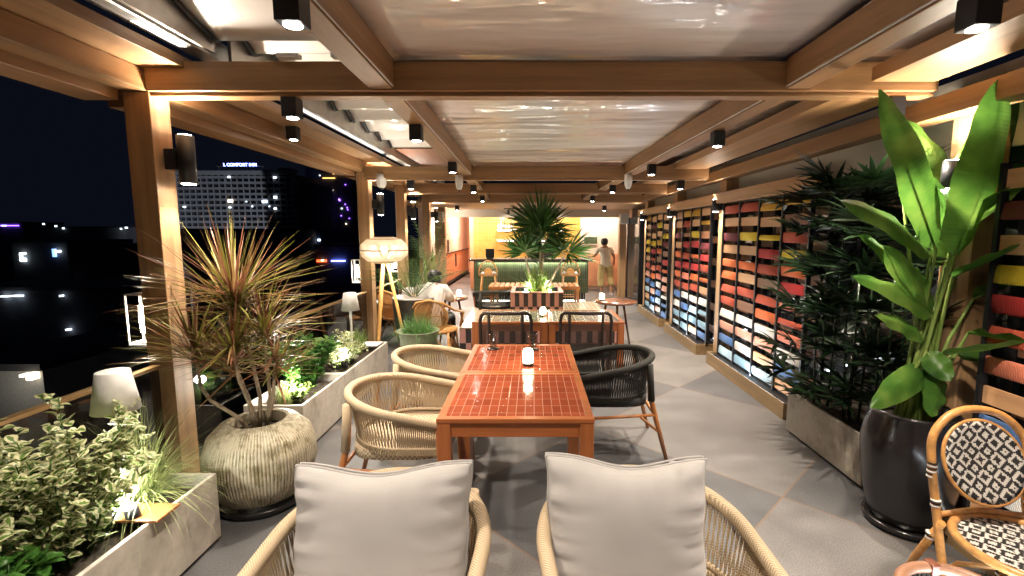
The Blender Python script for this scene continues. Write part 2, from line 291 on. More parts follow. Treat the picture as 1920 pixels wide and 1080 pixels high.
# ------------------------------------------------------------------ mesh helpers
class MB:
    def __init__(s): s.v = []; s.f = []; s.mi = []; s.uv = {}; s.sm = []
    def face(s, idx, mi=0, uv=None, smooth=False):
        if uv: s.uv[len(s.f)] = uv
        s.f.append(idx); s.mi.append(mi); s.sm.append(smooth)
    def box(s, x0, x1, y0, y1, z0, z1, mi=0): return s.hexa([(x0, y0, z0), (x1, y0, z0), (x1, y1, z0), (x0, y1, z0), (x0, y0, z1), (x1, y0, z1), (x1, y1, z1), (x0, y1, z1)], mi)
    def hexa(s, p, mi=0):
        b = len(s.v); s.v += [tuple(q) for q in p]
        for q in ((0, 3, 2, 1), (4, 5, 6, 7), (0, 1, 5, 4), (1, 2, 6, 5), (2, 3, 7, 6), (3, 0, 4, 7)): s.face(tuple(b + i for i in q), mi)
        return s
    def obox(s, c, size, mat, mi=0):
        c = V(c); h = [q / 2 for q in size]
        return s.hexa([c + mat @ V((a * h[0], b * h[1], d * h[2])) for d in (-1, 1) for a, b in ((-1, -1), (1, -1), (1, 1), (-1, 1))], mi)
    def tube(s, pts, rad, n=8, closed=False, mi=0, cap=True):
        pts = [V(p) for p in pts]; m = len(pts)
        if not hasattr(rad, '__len__'): rad = [rad] * m
        b = len(s.v); up = None
        for i, p in enumerate(pts):
            d = (pts[(i + 1) % m] - pts[i - 1]) if closed else (pts[min(i + 1, m - 1)] - pts[max(i - 1, 0)])
            if d.length < 1e-9: d = V((0, 0, 1))
            d.normalize()
            if up is None:
                up = V((0, 0, 1)) if abs(d.z) < .9 else V((1, 0, 0))
            x = d.cross(up); x = x.normalized() if x.length > 1e-6 else d.orthogonal().normalized()
            y = x.cross(d).normalized(); up = y
            for k in range(n):
                a = 2 * math.pi * k / n; s.v.append(tuple(p + (x * math.cos(a) + y * math.sin(a)) * rad[i]))
        rg = m if closed else m - 1
        for i in range(rg):
            j = (i + 1) % m
            for k in range(n):
                l = (k + 1) % n; s.face((b + i * n + k, b + i * n + l, b + j * n + l, b + j * n + k), mi, None, True)
        if cap and not closed:
            s.face(tuple(b + k for k in range(n))[::-1], mi); s.face(tuple(b + (m - 1) * n + k for k in range(n)), mi)
        return s
    def lathe(s, prof, n=32, c=(0, 0, 0), mi=0, fn=None):
        b = len(s.v); m = len(prof)
        for (r, z) in prof:
            for k in range(n):
                a = 2 * math.pi * k / n; rr = r * (fn(a, z) if fn else 1)
                s.v.append((c[0] + rr * math.cos(a), c[1] + rr * math.sin(a), c[2] + z))
        for i in range(m - 1):
            for k in range(n):
                l = (k + 1) % n; s.face((b + i * n + k, b + i * n + l, b + (i + 1) * n + l, b + (i + 1) * n + k), mi, None, True)
        if prof[0][0] > 1e-6: s.face(tuple(b + k for k in range(n))[::-1], mi)
        if prof[-1][0] > 1e-6: s.face(tuple(b + (m - 1) * n + k for k in range(n)), mi)
        return s
    def blade(s, base, d, length, width, droop=.5, seg=4, mi=0, fold=.25, side=None, tipw=.05, basew=.5):
        "long strap leaf, bending under its weight"
        base = V(base); d = V(d).normalized(); side = (side or d.cross(V((0, 0, 1))))
        if side.length < 1e-3: side = V((1, 0, 0))
        side = side.normalized(); p = base.copy(); b = len(s.v); dd = d.copy()
        for i in range(seg + 1):
            t = i / seg
            w = width * (basew + (1 - basew) * min(1, t * 3)) * (1 if t < .45 else (1 - (t - .45) / .55) ** .8 + tipw)
            nrm = side.cross(dd)
            s.v += [tuple(p - side * w / 2 + nrm * w * fold), tuple(p), tuple(p + side * w / 2 + nrm * w * fold)]
            dd = (dd + V((0, 0, -droop / seg))).normalized(); p = p + dd * length / seg
        for i in range(seg):
            q = b + i * 3
            t0, t1 = i / seg, (i + 1) / seg
            s.face((q, q + 1, q + 4, q + 3), mi, ((0, t0), (.5, t0), (.5, t1), (0, t1)), True)
            s.face((q + 1, q + 2, q + 5, q + 4), mi, ((.5, t0), (1, t0), (1, t1), (.5, t1)), True)
    def leaf(s, base, d, length, width, mi=0, side=None, droop=.3, seg=4):
        "broad ovate leaf folded along its midrib"
        base = V(base); d = V(d).normalized(); side = side or d.cross(V((0, 0, 1)) + V((rnd.uniform(-.4, .4), rnd.uniform(-.4, .4), 0)))
        if side.length < 1e-3: side = V((1, 0, 0))
        side = side.normalized(); p = base.copy(); dd = d.copy(); b = len(s.v)
        for i in range(seg + 1):
            t = i / seg; w = width * math.sin(math.pi * (t ** .8) * .94 + .12) if 0 < i < seg else width * .05
            nrm = side.cross(dd)
            s.v += [tuple(p - side * w / 2 + nrm * w * .18), tuple(p), tuple(p + side * w / 2 + nrm * w * .18)]
            dd = (dd + V((0, 0, -droop / seg))).normalized(); p = p + dd * length / seg
        for i in range(seg):
            q = b + i * 3; t0, t1 = i / seg, (i + 1) / seg
            s.face((q, q + 1, q + 4, q + 3), mi, ((0, t0), (.5, t0), (.5, t1), (0, t1)), True)
            s.face((q + 1, q + 2, q + 5, q + 4), mi, ((.5, t0), (1, t0), (1, t1), (.5, t1)), True)
    def build(s, name, mats, parent=None, bevel=0, seg=2, loc=None):
        me = bpy.data.meshes.new(name); me.from_pydata(s.v, [], s.f)
        if not isinstance(mats, (list, tuple)): mats = [mats]
        for m in mats: me.materials.append(m)
        me.polygons.foreach_set('material_index', s.mi); me.polygons.foreach_set('use_smooth', s.sm)
        if s.uv:
            ul = me.uv_layers.new(name='UVMap')
            for fi, uvs in s.uv.items():
                p = me.polygons[fi]
                for k, li in enumerate(p.loop_indices): ul.data[li].uv = uvs[k]
        me.update()
        o = bpy.data.objects.new(name, me); COL.objects.link(o)
        if parent: o.parent = parent
        if loc: o.location = loc
        if bevel:
            md = o.modifiers.new('bevel', 'BEVEL'); md.width = bevel; md.segments = seg; md.limit_method = 'ANGLE'; md.angle_limit = R(50); md.harden_normals = False
        return o
def tag(o, label=None, cat=None, group=None, kind=None):
    if label: o['label'] = label
    if cat: o['category'] = cat
    if group: o['group'] = group
    if kind: o['kind'] = kind
    return o
def thing(name, label, cat, loc=(0, 0, 0), rz=0, group=None):
    o = bpy.data.objects.new(name, None); COL.objects.link(o); o.empty_display_size = .1
    o.location = loc; o.rotation_euler = (0, 0, rz); return tag(o, label, cat, group)
def dup(root, loc, rz=0, label=None, group=None):
    def cp(o, parent):
        c = o.copy(); COL.objects.link(c); c.parent = parent
        for ch in [q for q in o.children]: cp(ch, c)
        return c
    r = cp(root, None); r.location = loc; r.rotation_euler = (0, 0, rz)
    if label: r['label'] = label
    if group: r['group'] = group
    return r
def lamp(kind, loc, power, parent=None, col=WARM, size=.03, aim=None, angle=90, blend=.6):
    l = bpy.data.lights.new('lamp_light', kind); l.energy = power; l.color = col
    if kind == 'SPOT': l.spot_size = R(angle); l.spot_blend = blend
    if kind != 'AREA': l.shadow_soft_size = size
    o = bpy.data.objects.new('lamp_light', l); COL.objects.link(o); o.location = loc
    if aim is not None: o.rotation_euler = (V(aim)).to_track_quat('-Z', 'Y').to_euler()
    if parent: o.parent = parent
    return o
# ================================================================== SETTING
MB().box(-600, 600, -60, 900, -30.5, -30).build('ground', mplain('city_asphalt', (.03, .03, .03), .9)).__setitem__('kind', 'structure')
MB().box(-2.62, 3.6, -1.5, 22, -.25, 0).build('floor', M['floor']).__setitem__('kind', 'structure')

# ---- pergola: one thing, every post, beam and roof panel a part
PG = thing('pergola', 'oak clad roof frame with posts, cross beams and pale glossy panels over the terrace', 'pergola', (0, 0, 0))
PY = [2.82, 6.45, 8.25, 10.2]                       # rows of posts
for y in PY:
    m = MB(); m.box(-2.34, -2.19, y, y + .155, 0, 2.48); m.build('post', M['post'], PG, .004)
    m = MB(); m.box(-2.352, -2.342, y + .02, y + .05, .05, 2.46); m.build('cable_cover', M['white'], PG)
for y in (2.62, 6.02, 8.05, 10.1): MB().box(2.42, 2.57, y, y + .2, 0, 2.34).build('post', M['post'], PG, .004)
for y in (-1.2,): MB().box(-2.34, -2.19, y, y + .155, 0, 2.48).build('post', M['post'], PG, .004)
CB = [(2.8, 2.478, .15), (6.30, 2.385, .14), (8.2, 2.36, .14), (10.1, 2.33, .14)]   # crossing beams
INX = {'l': [(-1.6, -.78), (2.8, -.78), (6.3, -.79), (8.2, -.84), (10.1, -.90)], 'r': [(-1.6, 1.50), (2.8, 1.43), (6.3, 1.20), (8.2, 1.12), (10.1, 1.04)]}
def xin(side, y):
    q = INX[side]
    for (a, xa), (b, xb) in zip(q, q[1:]):
        if y <= b: return xa + (xb - xa) * (y - a) / (b - a)
    return q[-1][1]
for (y, z, h) in CB:
    m = MB(); m.box(-2.19, 2.30, y, y + .15, z, z + h + .01)
    m.box(-2.19, 2.30, y + .03, y + .12, z - .022, z - .001); m.build('cross_beam', M['beam_x'], PG, .004)
ys = [-1.6, 2.8, 6.3, 8.2, 10.1]
zin = [2.56, 2.50, 2.43, 2.40, 2.37]
for side, sg in (('l', -1), ('r', 1)):
    for i in range(4):
        y0, y1 = ys[i] + .16, ys[i + 1] - .002
        xa, xb = xin(side, ys[i]), xin(side, ys[i + 1]); za, zb = zin[i], zin[i + 1]
        def sec(m, o0, o1, zl, zh):
            m.hexa([(xa + min(sg * o0, sg * o1), y0, za + zl), (xa + max(sg * o0, sg * o1), y0, za + zl), (xb + max(sg * o0, sg * o1), y1, zb + zl), (xb + min(sg * o0, sg * o1), y1, zb + zl),
                    (xa + min(sg * o0, sg * o1), y0, za + zh), (xa + max(sg * o0, sg * o1), y0, za + zh), (xb + max(sg * o0, sg * o1), y1, zb + zh), (xb + min(sg * o0, sg * o1), y1, zb + zh)])
        m = MB(); sec(m, 0, .15, .004, .15); sec(m, .012, .138, -.012, .002); m.build('beam', M['beam_y'], PG, .003)
        m = MB()
        for o in (.004, .143): sec(m, o, o + .003, -.004, .003)
        m.build('trim_line', M['white'], PG)
# left header, stepped in three courses, and its gutter
for i in range(4):
    y0, y1 = ([-1.6] + [y + .15 for y in (2.82, 6.45, 8.25)])[i], [2.82, 6.45, 8.25, 10.2][i]
    MB().box(-2.34, -2.192, y0, y1, 2.482, 2.60).build('header_beam', M['beam_y'], PG, .004)
    MB().box(-2.56, -2.36, y0, y1, 2.43, 2.60).build('blind_housing', M['beam_y'], PG, .006)
MB().box(-2.50, -1.96, -1.6, 10.3, 2.603, 2.665).build('header_beam', M['beam_y'], PG, .003)
MB().box(-1.958, -1.86, -1.6, 10.2, 2.69, 2.74).box(-1.86, -1.85, -1.6, 10.2, 2.69, 2.80).build('gutter', M['grey_metal'], PG, .003)
MB().box(-1.92, -1.88, 2.4, 2.72, 2.683, 2.688).box(-1.92, -1.88, 3.1, 6.2, 2.683, 2.688).build('glowing_strip', memit('gutter_reflection_glow', (1, .95, .9), .5), PG)  # glow put in for the gutter metal reflecting a lamp
m = MB(); m.box(-1.80, -1.78, -1.6, 2.8, 2.68, 3.05); m.box(-1.80, -1.78, 2.95, 6.3, 2.66, 3.0); m.build('side_panel', M['grey_metal'], PG)
# right header, soffit board, white fascia, lower rail over the racks
MB().box(2.302, 2.45, -1.6, 10.1, 2.33, 2.45).build('header_beam', M['beam_y'], PG, .004)
MB().box(1.90, 2.26, -1.6, 2.78, 2.52, 2.60).box(1.86, 2.26, 2.97, 10.1, 2.50, 2.58).build('soffit_board', M['beam_y'], PG, .004)
MB().box(2.58, 2.62, -1.6, 10.9, 2.14, 2.60).build('fascia', M['cream'], PG)
MB().box(2.32, 2.42, 3.95, 10.6, 2.045, 2.17).build('lower_rail', M['beam_y'], PG, .004)
# roof membrane, bay by bay, hung in shallow folds
def membrane(x0, x1, y0, y1, zf, nx=14, ny=60):
    m = MB(); b = 0
    for j in range(ny + 1):
        y = y0 + (y1 - y0) * j / ny
        for i in range(nx + 1):
            x = x0 + (x1 - x0) * i / nx; m.v.append((x, y, zf(x, y)))
    for j in range(ny):
        for i in range(nx):
            q = j * (nx + 1) + i; m.face((q, q + nx + 1, q + nx + 2, q + 1), 0, None, True)
    o = m.build('roof_membrane', M['membrane'], PG)
    md = o.modifiers.new('thick', 'SOLIDIFY'); md.thickness = .004; md.offset = 1
    return o
zc = lambda x, y: 2.672 - .024 * (y - 2.8) + .006 * math.sin(y * 3.1 + x) + .004 * math.sin(y * 9 + x * .7)
membrane(-.86, 1.50, -1.6, 2.88, zc); membrane(-.86, 1.44, 2.89, 6.34, zc)
membrane(1.44, 2.30, -1.6, 2.8, lambda x, y: 2.70 - .02 * y); membrane(1.25, 2.30, 2.95, 6.3, lambda x, y: 2.66)
def fold(y): return abs((y % 1.0) - .5) * 2
nearf = lambda x, y: 2.86 + .13 * math.sin((y - 1.2) * 2.6)
farf = lambda x, y: 2.80 - .02 * (y - 3) + .10 * (fold(y / .42) ** .7)
membrane(-1.78, -.92, -1.6, 2.8, nearf, 8, 80); membrane(-1.78, -.92, 2.95, 6.3, farf, 8, 160)
for y0, y1, fn in ((-1.6, 2.8, nearf), (2.95, 6.3, farf)):
    MB().tube([(-1.76, y0 + (y1 - y0) * k / 90, fn(0, y0 + (y1 - y0) * k / 90) - .012) for k in range(91)], .016, 6).build('edge_trim', M['black'], PG)
MB().box(-1.84, 2.3, 6.45, 10.2, 2.78, 2.80).build('shaded_roof_panel', M['ply_dark'], PG)  # dark colour put in for the shade of the recessed far roof
for x, y in ((-1.35, 2.74), (-1.05, 2.74), (2.05, 2.74)): MB().box(x - .06, x + .06, y, y + .05, 2.64, 2.66).build('bracket', M['white'], PG)
MB().tube([(-2.17, 2.86, 2.47), (-2.12, 2.86, 2.52), (-2.13, 2.86, 2.6)], .012).tube([(-2.16, 2.9, 2.47), (-2.10, 2.88, 2.54), (-2.11, 2.9, 2.6)], .010).build('cable', M['grey_metal'], PG)

# ---- railing along the open edge
for k, (y0, y1) in enumerate(((-1.0, 2.80), (3.0, 6.42), (6.65, 8.2))):
    t = thing('glass_railing', ['smoked glass railing with bronze top rail behind the nearest planter', 'smoked glass railing with bronze top rail between the first and second post, behind the shrubs', 'smoked glass railing beyond the second post beside the tripod lamp'][k], 'railing', (-2.27, y0, 0))
    L_ = y1 - y0
    MB().box(-.025, .025, 0, L_, .865, .885).build('top_rail', mplain('bronze_rail', (.35, .22, .10), .3, .6), t, .003)
    MB().box(-.006, .006, 0, L_, .03, .864).build('glass_panel', M['rail_glass'], t)
    MB().box(-.03, .03, 0, L_, 0, .03).build('base_channel', M['darkmetal'], t)

# ---- glazed wall on the right, behind the racks
GW = thing('glass_wall', 'dark tinted glazing in black frames behind the yarn racks and palms', 'wall', (2.72, -1.5, 0))
m = MB()
for y in (0, 2.0, 4.1, 5.4, 7.0, 8.6, 10.2, 11.9): m.box(-.03, .05, y, y + .05, 0, 2.12)
m.box(-.03, .05, 0, 12.4, 2.12, 2.18); m.box(-.03, .05, 0, 12.4, 0, .08); m.build('frame', M['black'], GW, .002)
MB().box(.0, .012, 0, 12.4, .08, 2.12).build('pane', M['dark_glass'], GW)
MB().box(.35, .37, 0, 12.4, 0, 2.5).build('blind', mplain('dark_blind', (.06, .06, .065), .8), GW)

# ================================================================== BAR ROOM AT THE FAR END
BR = thing('bar_room', 'open bar room at the far end with wood ceiling, mustard tiled back wall and peach side walls', 'bar', (0, 10.3, 0))
def part(name, m, mat, parent=BR, bevel=0): return m.build(name, mat, parent, bevel, loc=(0, -10.3, 0))
part('wood_ceiling', MB().box(-2.9, 3.0, 10.3, 13.0, 2.30, 2.36), mwood('boarded_ceiling', (.50, .33, .19), 'y', .5, .15))
part('soffit', MB().box(-2.9, 3.0, 13.0, 13.2, 2.09, 2.36), M['cream']); part('ceiling', MB().box(-2.9, 3.0, 13.2, 22, 2.50, 2.56), M['cream'])
part('side_wall', MB().box(-2.9, -2.72, 12.2, 22, 1.02, 2.55), M['blush']); part('dado', MB().box(-2.9, -2.70, 12.2, 22, .12, 1.0), M['peach'])
part('dado_rail', MB().box(-2.9, -2.66, 12.2, 22, 1.0, 1.03), M['darkmetal']); part('skirting', MB().box(-2.9, -2.69, 12.2, 22, 0, .12), M['darkmetal'])
part('end_wall', MB().box(-2.9, -1.72, 20, 20.2, 0, 2.5), M['peach'])
part('return_wall', MB().box(-1.85, -1.74, 14.1, 20, 0, 2.5), M['peach'])
part('tiled_wall', MB().box(-1.74, 1.42, 14.1, 14.3, 0, 2.5), M['tile_yellow'])
part('right_wall', MB().box(1.42, 2.75, 14.1, 14.3, 0, 2.5), M['blush']); part('right_side_wall', MB().box(2.62, 2.78, 12.6, 14.1, 1.05, 2.5), M['blush'])
part('right_dado', MB().box(2.60, 2.78, 12.6, 14.1, .1, 1.05), M['peach']); part('low_dado', MB().box(1.42, 2.6, 14.05, 14.1, .1, 1.05), M['peach'])
part('left_column', MB().box(-2.45, -2.2, 12.0, 12.2, 0, 2.3), M['post']); part('right_column', MB().box(2.25, 2.42, 12.3, 12.5, 0, 1.98), M['post'])
part('glass_door', MB().box(2.45, 2.60, 10.9, 12.55, 0, 2.05), M['dark_glass']); part('door_frame', MB().box(2.43, 2.62, 10.82, 10.9, 0, 2.08), M['black'])
for x in (-1.02, ): 
    m = MB()
    for z in (1.45, 1.75): m.box(-1.05, 1.0, 13.85, 14.09, z, z + .03)
    part('back_shelf', m, M['cream'])
    for z in (1.44, 1.74): part('shelf_light', MB().box(-1.0, .95, 13.86, 13.88, z - .012, z - .002), M['strip'])
part('back_counter', MB().box(-1.6, 1.3, 13.6, 14.08, .0, .95), mwood('cabinet_wood', (.40, .2, .08), 'x'))
part('wall_niche', MB().box(-2.718, -2.71, 15.2, 15.55, 1.05, 1.45).box(-2.698, -2.69, 16.6, 16.9, .5, .95), M['black'])
for x, y, p in ((-.9, 3.1, 18), (.7, 3.1, 18), (-2.3, 3.4, 45), (-2.3, 6.5, 45), (2.0, 3.2, 13), (-2.3, 1.9, 30)):  # lamps added to brighten the bar room and its dark left corridor
    MB().lathe([(0, 2.40 if y > 2.95 else 2.296), (.05, 2.40 if y > 2.95 else 2.296)], 20, (x, y, 0)).build('room_fill_light', M['lens'], BR); lamp('POINT', (x, y, 2.2 if y > 2.95 else 2.15), p, BR, SOFT, .05)
# bar counter
BC = thing('bar_counter', 'bar counter faced in narrow sage green tiles with dark stone top and glowing toe', 'counter', (0, 11.0, 0))
MB().box(-1.36, 1.30, 0, .5, .28, 1.02).build('tiled_front', M['tile_green'], BC, .004)
MB().box(-1.30, 1.24, .06, .5, .10, .28).build('toe_panel', M['tile_dark'], BC); MB().box(-1.46, 1.40, -.06, .62, 1.025, 1.07).build('counter_top', M['counter'], BC, .005)
MB().box(-1.3, 1.24, .02, .05, 1.004, 1.018).build('lip_light', memit('lip_strip_glow', (.95, 1, .8), 2), BC); 
MB().box(-1.32, -1.30, -.004, -.001, .05, .06).build('toe_trim', M['white'], BC)
al = lamp('AREA', (0, -.03, 1.0), 5, BC, (1, 1, .8), aim=(0, -.25, -1)); al.data.shape = 'RECTANGLE'; al.data.size = 2.5; al.data.size_y = .05
MB().box(-1.3, 1.24, .10, .12, .02, .09).build('toe_light', memit('toe_strip_glow', (1, 1, .82), 6), BC)
# things on and behind the bar
for k in range(12):
    x = -.98 + .075 * k + (0 if k < 6 else .65) + rnd.uniform(-.01, .01); h = rnd.uniform(.20, .28); z = 1.78
    m = MB(); m.lathe([(.0, 0), (.032, 0), (.034, .01), (.034, h * .6), (.012, h * .75), (.011, h * .97), (0, h)], 12)
    b = m.build('bottle', [mplain('bottle_glass', rnd.choice([(.4, .3, .1), (.05, .03, .01), (.6, .55, .4), (.08, .12, .04)]), .1)]); b.location = (x, 13.96, z)
    MB().lathe([(.0345, h * .18), (.0345, h * .45)], 12).build('paper_label', M['white'], b)
    tag(b, 'small spirit bottle on the top shelf behind the bar', 'bottle', 'bottles on the top shelf behind the bar')
t = thing('till', 'black till screen on the left end of the bar counter', 'till', (-1.0, 11.25, 1.07))
MB().box(-.1, .1, -.05, .05, .02, .23).build('screen', M['black'], t, .006); MB().box(-.07, .07, -.07, .07, 0, .02).build('stand', M['darkmetal'], t)
t = thing('coffee_machine', 'steel coffee machine behind the right half of the bar', 'coffee machine', (.35, 13.75, .95))
MB().box(-.3, .3, -.18, .18, .08, .42).build('body', mplain('steel', (.5, .5, .5), .25, 1), t, .02); MB().box(-.25, .25, -.26, -.18, .30, .38).build('group_head', M['black'], t, .01); MB().box(-.28, .28, -.24, .16, 0, .07).build('drip_tray', M['darkmetal'], t, .01)
t = thing('framed_picture', 'small dark green picture in pale frame on the pink wall behind the person', 'picture', (1.72, 14.06, 1.45))
MB().box(-.22, .22, -.02, .02, -.13, .13).build('frame', M['cream'], t, .004); MB().box(-.19, .19, -.026, -.021, -.10, .10).build('canvas', mplain('dark_green_picture', (.05, .07, .03), .6), t)
t = thing('track_light', 'black ceiling track with two spotlights in front of the bar soffit', 'track light', (0, 12.3, 2.295))
MB().box(-.72, .74, -.02, .02, -.02, 0).build('track', M['black'], t)
for x in (-.68, .72):
    s = MB().tube([(x * .9, 0, -.02), (x * .9, 0, -.07)], .008).tube([(x * .9, -.01, -.06), (x * .9, .03, -.15)], .032, 12).build('spotlight', M['black'], t)
    lamp('SPOT', (x * .9, .06, -.17), 12, t, SOFT, .02, (0, .7, -.6), 100)
for k, (x, y, z) in enumerate(((-2.3, 11.9, 2.06), (2.33, 12.2, 2.02))):
    t = thing('wall_speaker', ['white boxy unit on top of the left wooden column', 'white boxy unit on top of the right wooden column'][k], 'speaker', (x, y, z))
    MB().box(-.11, .11, -.1, .1, -.13, .13).build('case', M['white'], t, .02); MB().box(-.08, .08, -.106, -.101, -.10, .10).build('grille', M['cream'], t)

# ================================================================== LIGHT FITTINGS
DL = []
def downlight(x, y, ztop, label, power, s=.088, col=WARM, ang=105):
    t = thing('ceiling_spotlight', label, 'spotlight', (x, y, ztop), 0, 'square black ceiling spotlights'); h = s * 1.25
    MB().box(-s / 2, s / 2, -s / 2, s / 2, -h, 0).build('housing', M['black'], t, .003)
    m = MB(); m.lathe([(0, -h - .004), (s * .33, -h - .004), (s * .36, -h - .001)], 20); m.build('lens', M['lens'], t)
    lamp('SPOT', (0, 0, -h - .03), power, t, col, .045, (0, 0, -1), ang, .7); DL.append(t)
P0 = 78
for a in [(-.825, 1.73, 2.50, 'nearest black cube spotlight, under the left beam at the top edge of the photo', P0 * .8),
          (1.56, 1.76, 2.50, 'nearest black cube spotlight under the right beam, above the tall broad-leaved plant', P0 * 1.1),
          (-1.40, 2.87, 2.455, 'black cube spotlight under the first cross beam, left of the left beam', P0 * .8),
          (2.10, 2.87, 2.455, 'black cube spotlight under the first cross beam, partly behind an upright leaf', P0 * 1.2),
          (-.865, 3.65, 2.47, 'second black cube spotlight along the left beam', P0),
          (1.46, 3.85, 2.465, 'second black cube spotlight along the right beam', P0 * 1.2),
          (-.87, 5.3, 2.44, 'third black cube spotlight along the left beam, just before the second cross beam', P0),
          (1.34, 5.45, 2.435, 'third black cube spotlight along the right beam', P0 * 1.2),
          (-2.10, 4.3, 2.60, 'black cube spotlight under the left edge beam against the night sky', P0 * .7),
          (-1.60, 6.37, 2.36, 'black cube spotlight under the second cross beam near the left posts', P0 * .8),
          (1.95, 6.37, 2.36, 'black cube spotlight under the second cross beam near the racks', P0),
          (-.90, 7.4, 2.40, 'black cube spotlight under the left beam beyond the second cross beam', P0),
          (1.23, 7.4, 2.40, 'black cube spotlight under the right beam beyond the second cross beam', P0),
          (-.95, 9.2, 2.38, 'black cube spotlight farthest along the left beam', P0),
          (1.15, 9.2, 2.38, 'black cube spotlight farthest along the right beam', P0),
          (-2.05, 7.4, 2.60, 'black cube spotlight under the left edge beam beyond the second post', P0 * .6),
          (-2.05, 9.3, 2.60, 'black cube spotlight under the left edge beam beyond the third post', P0 * .6),
          (-1.75, 11.2, 2.30, 'black cube spotlight on the wood ceiling left of the bar', P0 * 1.2),
          (1.68, 11.2, 2.30, 'black cube spotlight on the wood ceiling right of the bar', P0 * 1.2)]:
    downlight(*a)
for x, y, l in ((-.855, -.2, 'left beam'), (1.57, -.2, 'right beam'), (.35, .35, 'middle of the roof'), (-1.5, .3, 'left roof bay')): downlight(x, y, 2.52, 'added, unseen black cube spotlight behind the camera for lighting the cushions, under the ' + l, P0 * .75)  # spotlights added out of view to light the foreground cushions
def updown(x, y, z, label, sx=1, r=.046, h=.28, p=22, cyl=True):
    t = thing('wall_spotlight', label, 'wall light', (x, y, z), 0, 'black up and down lights on the posts')
    m = MB(); m.tube([(0, 0, -h / 2), (0, 0, h / 2)], r, 24) if cyl else m.box(-r, r, -r, r, -h / 2, h / 2)
    m.build('housing', M['black'], t, 0 if cyl else .003); MB().box(min(-sx * (r + .06), -sx * r * .8), max(-sx * (r + .06), -sx * r * .8), -.04, .04, -.06, .06).build('bracket', M['black'], t, .003)
    for s in (-1, 1):
        MB().lathe([(0, s * (h / 2 + .003)), (r * .8, s * (h / 2 + .003))], 20).build('lens', M['lens'], t)
        lamp('SPOT', (0, 0, s * (h / 2 + .02)), p * 1.9 if s > 0 else p * .8, t, WARM, .03, (sx * .35 if s > 0 else -sx * .10, 0, s), 150 if s > 0 else 95, .9)
    return t
updown(-2.06, 2.90, 2.11, 'black cylinder up and down light on the nearest left post', 1, p=16)
for k, y in enumerate(PY[1:]): updown(-2.06, y + .08, 2.06, ['black cylinder light on the second left post, above the round woven lamp shade', 'black cylinder light on the third left post', 'black cylinder light on the fourth left post'][k], 1, p=14)
for k, y in enumerate((2.70, 6.12, 8.15, 10.2)):
    updown(2.335, y, 2.02 if k else 2.0, ['black light on the nearest right post behind the tall broad-leaved plant', 'black light on the right post between the second and third yarn racks', 'black light on the right post between the farther yarn racks', 'black light on the farthest right post beside the glass door'][k], -1, .045, .15, 14)
for k, (x, y) in enumerate(((-2.41, 2.90), (-2.41, 6.52), (-2.41, 8.33))):
    t = thing('wall_lantern', ['bright clear glass lantern fixed to the outer side of the nearest left post', 'bright glass lantern on the outer side of the second left post', 'bright glass lantern on the outer side of the third left post'][k], 'lantern', (x, y, 1.15), 0, 'glass lanterns outside the left posts')
    m = MB()
    for a, b_ in ((-1, -1), (1, -1), (1, 1), (-1, 1)): m.box(a * .055 - .004, a * .055 + .004, b_ * .055 - .004, b_ * .055 + .004, -.15, .15)
    m.box(-.06, .06, -.06, .06, -.16, -.15); m.box(-.06, .06, -.06, .06, .15, .16); m.build('frame', M['white'], t)
    MB().lathe([(0, -.09), (.018, -.08), (.022, 0), (.018, .08), (0, .09)], 12).build('bulb', M['bulb'], t)
    MB().box(-.05, .05, -.05, .05, -.148, -.14).build('tray', M['white'], t); lamp('POINT', (0, -.03, 0), 6, t, (1, .85, .65), .03)
for k, (x, y, z, r, l) in enumerate(((-.93, 6.15, 2.30, .05, 'white dome security camera hanging by the left beam'), (1.22, 6.15, 2.31, .05, 'white dome security camera hanging by the right beam'), (-1.98, 6.35, 2.34, .07, 'larger white dome security camera at the second left post'))):
    t = thing('security_camera', l, 'camera', (x, y, z), 0, 'white security cameras'); MB().lathe([(r, .10), (r, .02), (r * .85, -.04), (r * .5, -.075), (0, -.085)], 20).build('case', M['white'], t)
    MB().lathe([(r * .35, -.083), (r * .3, -.096), (0, -.10)], 12).build('lens', M['black'], t)
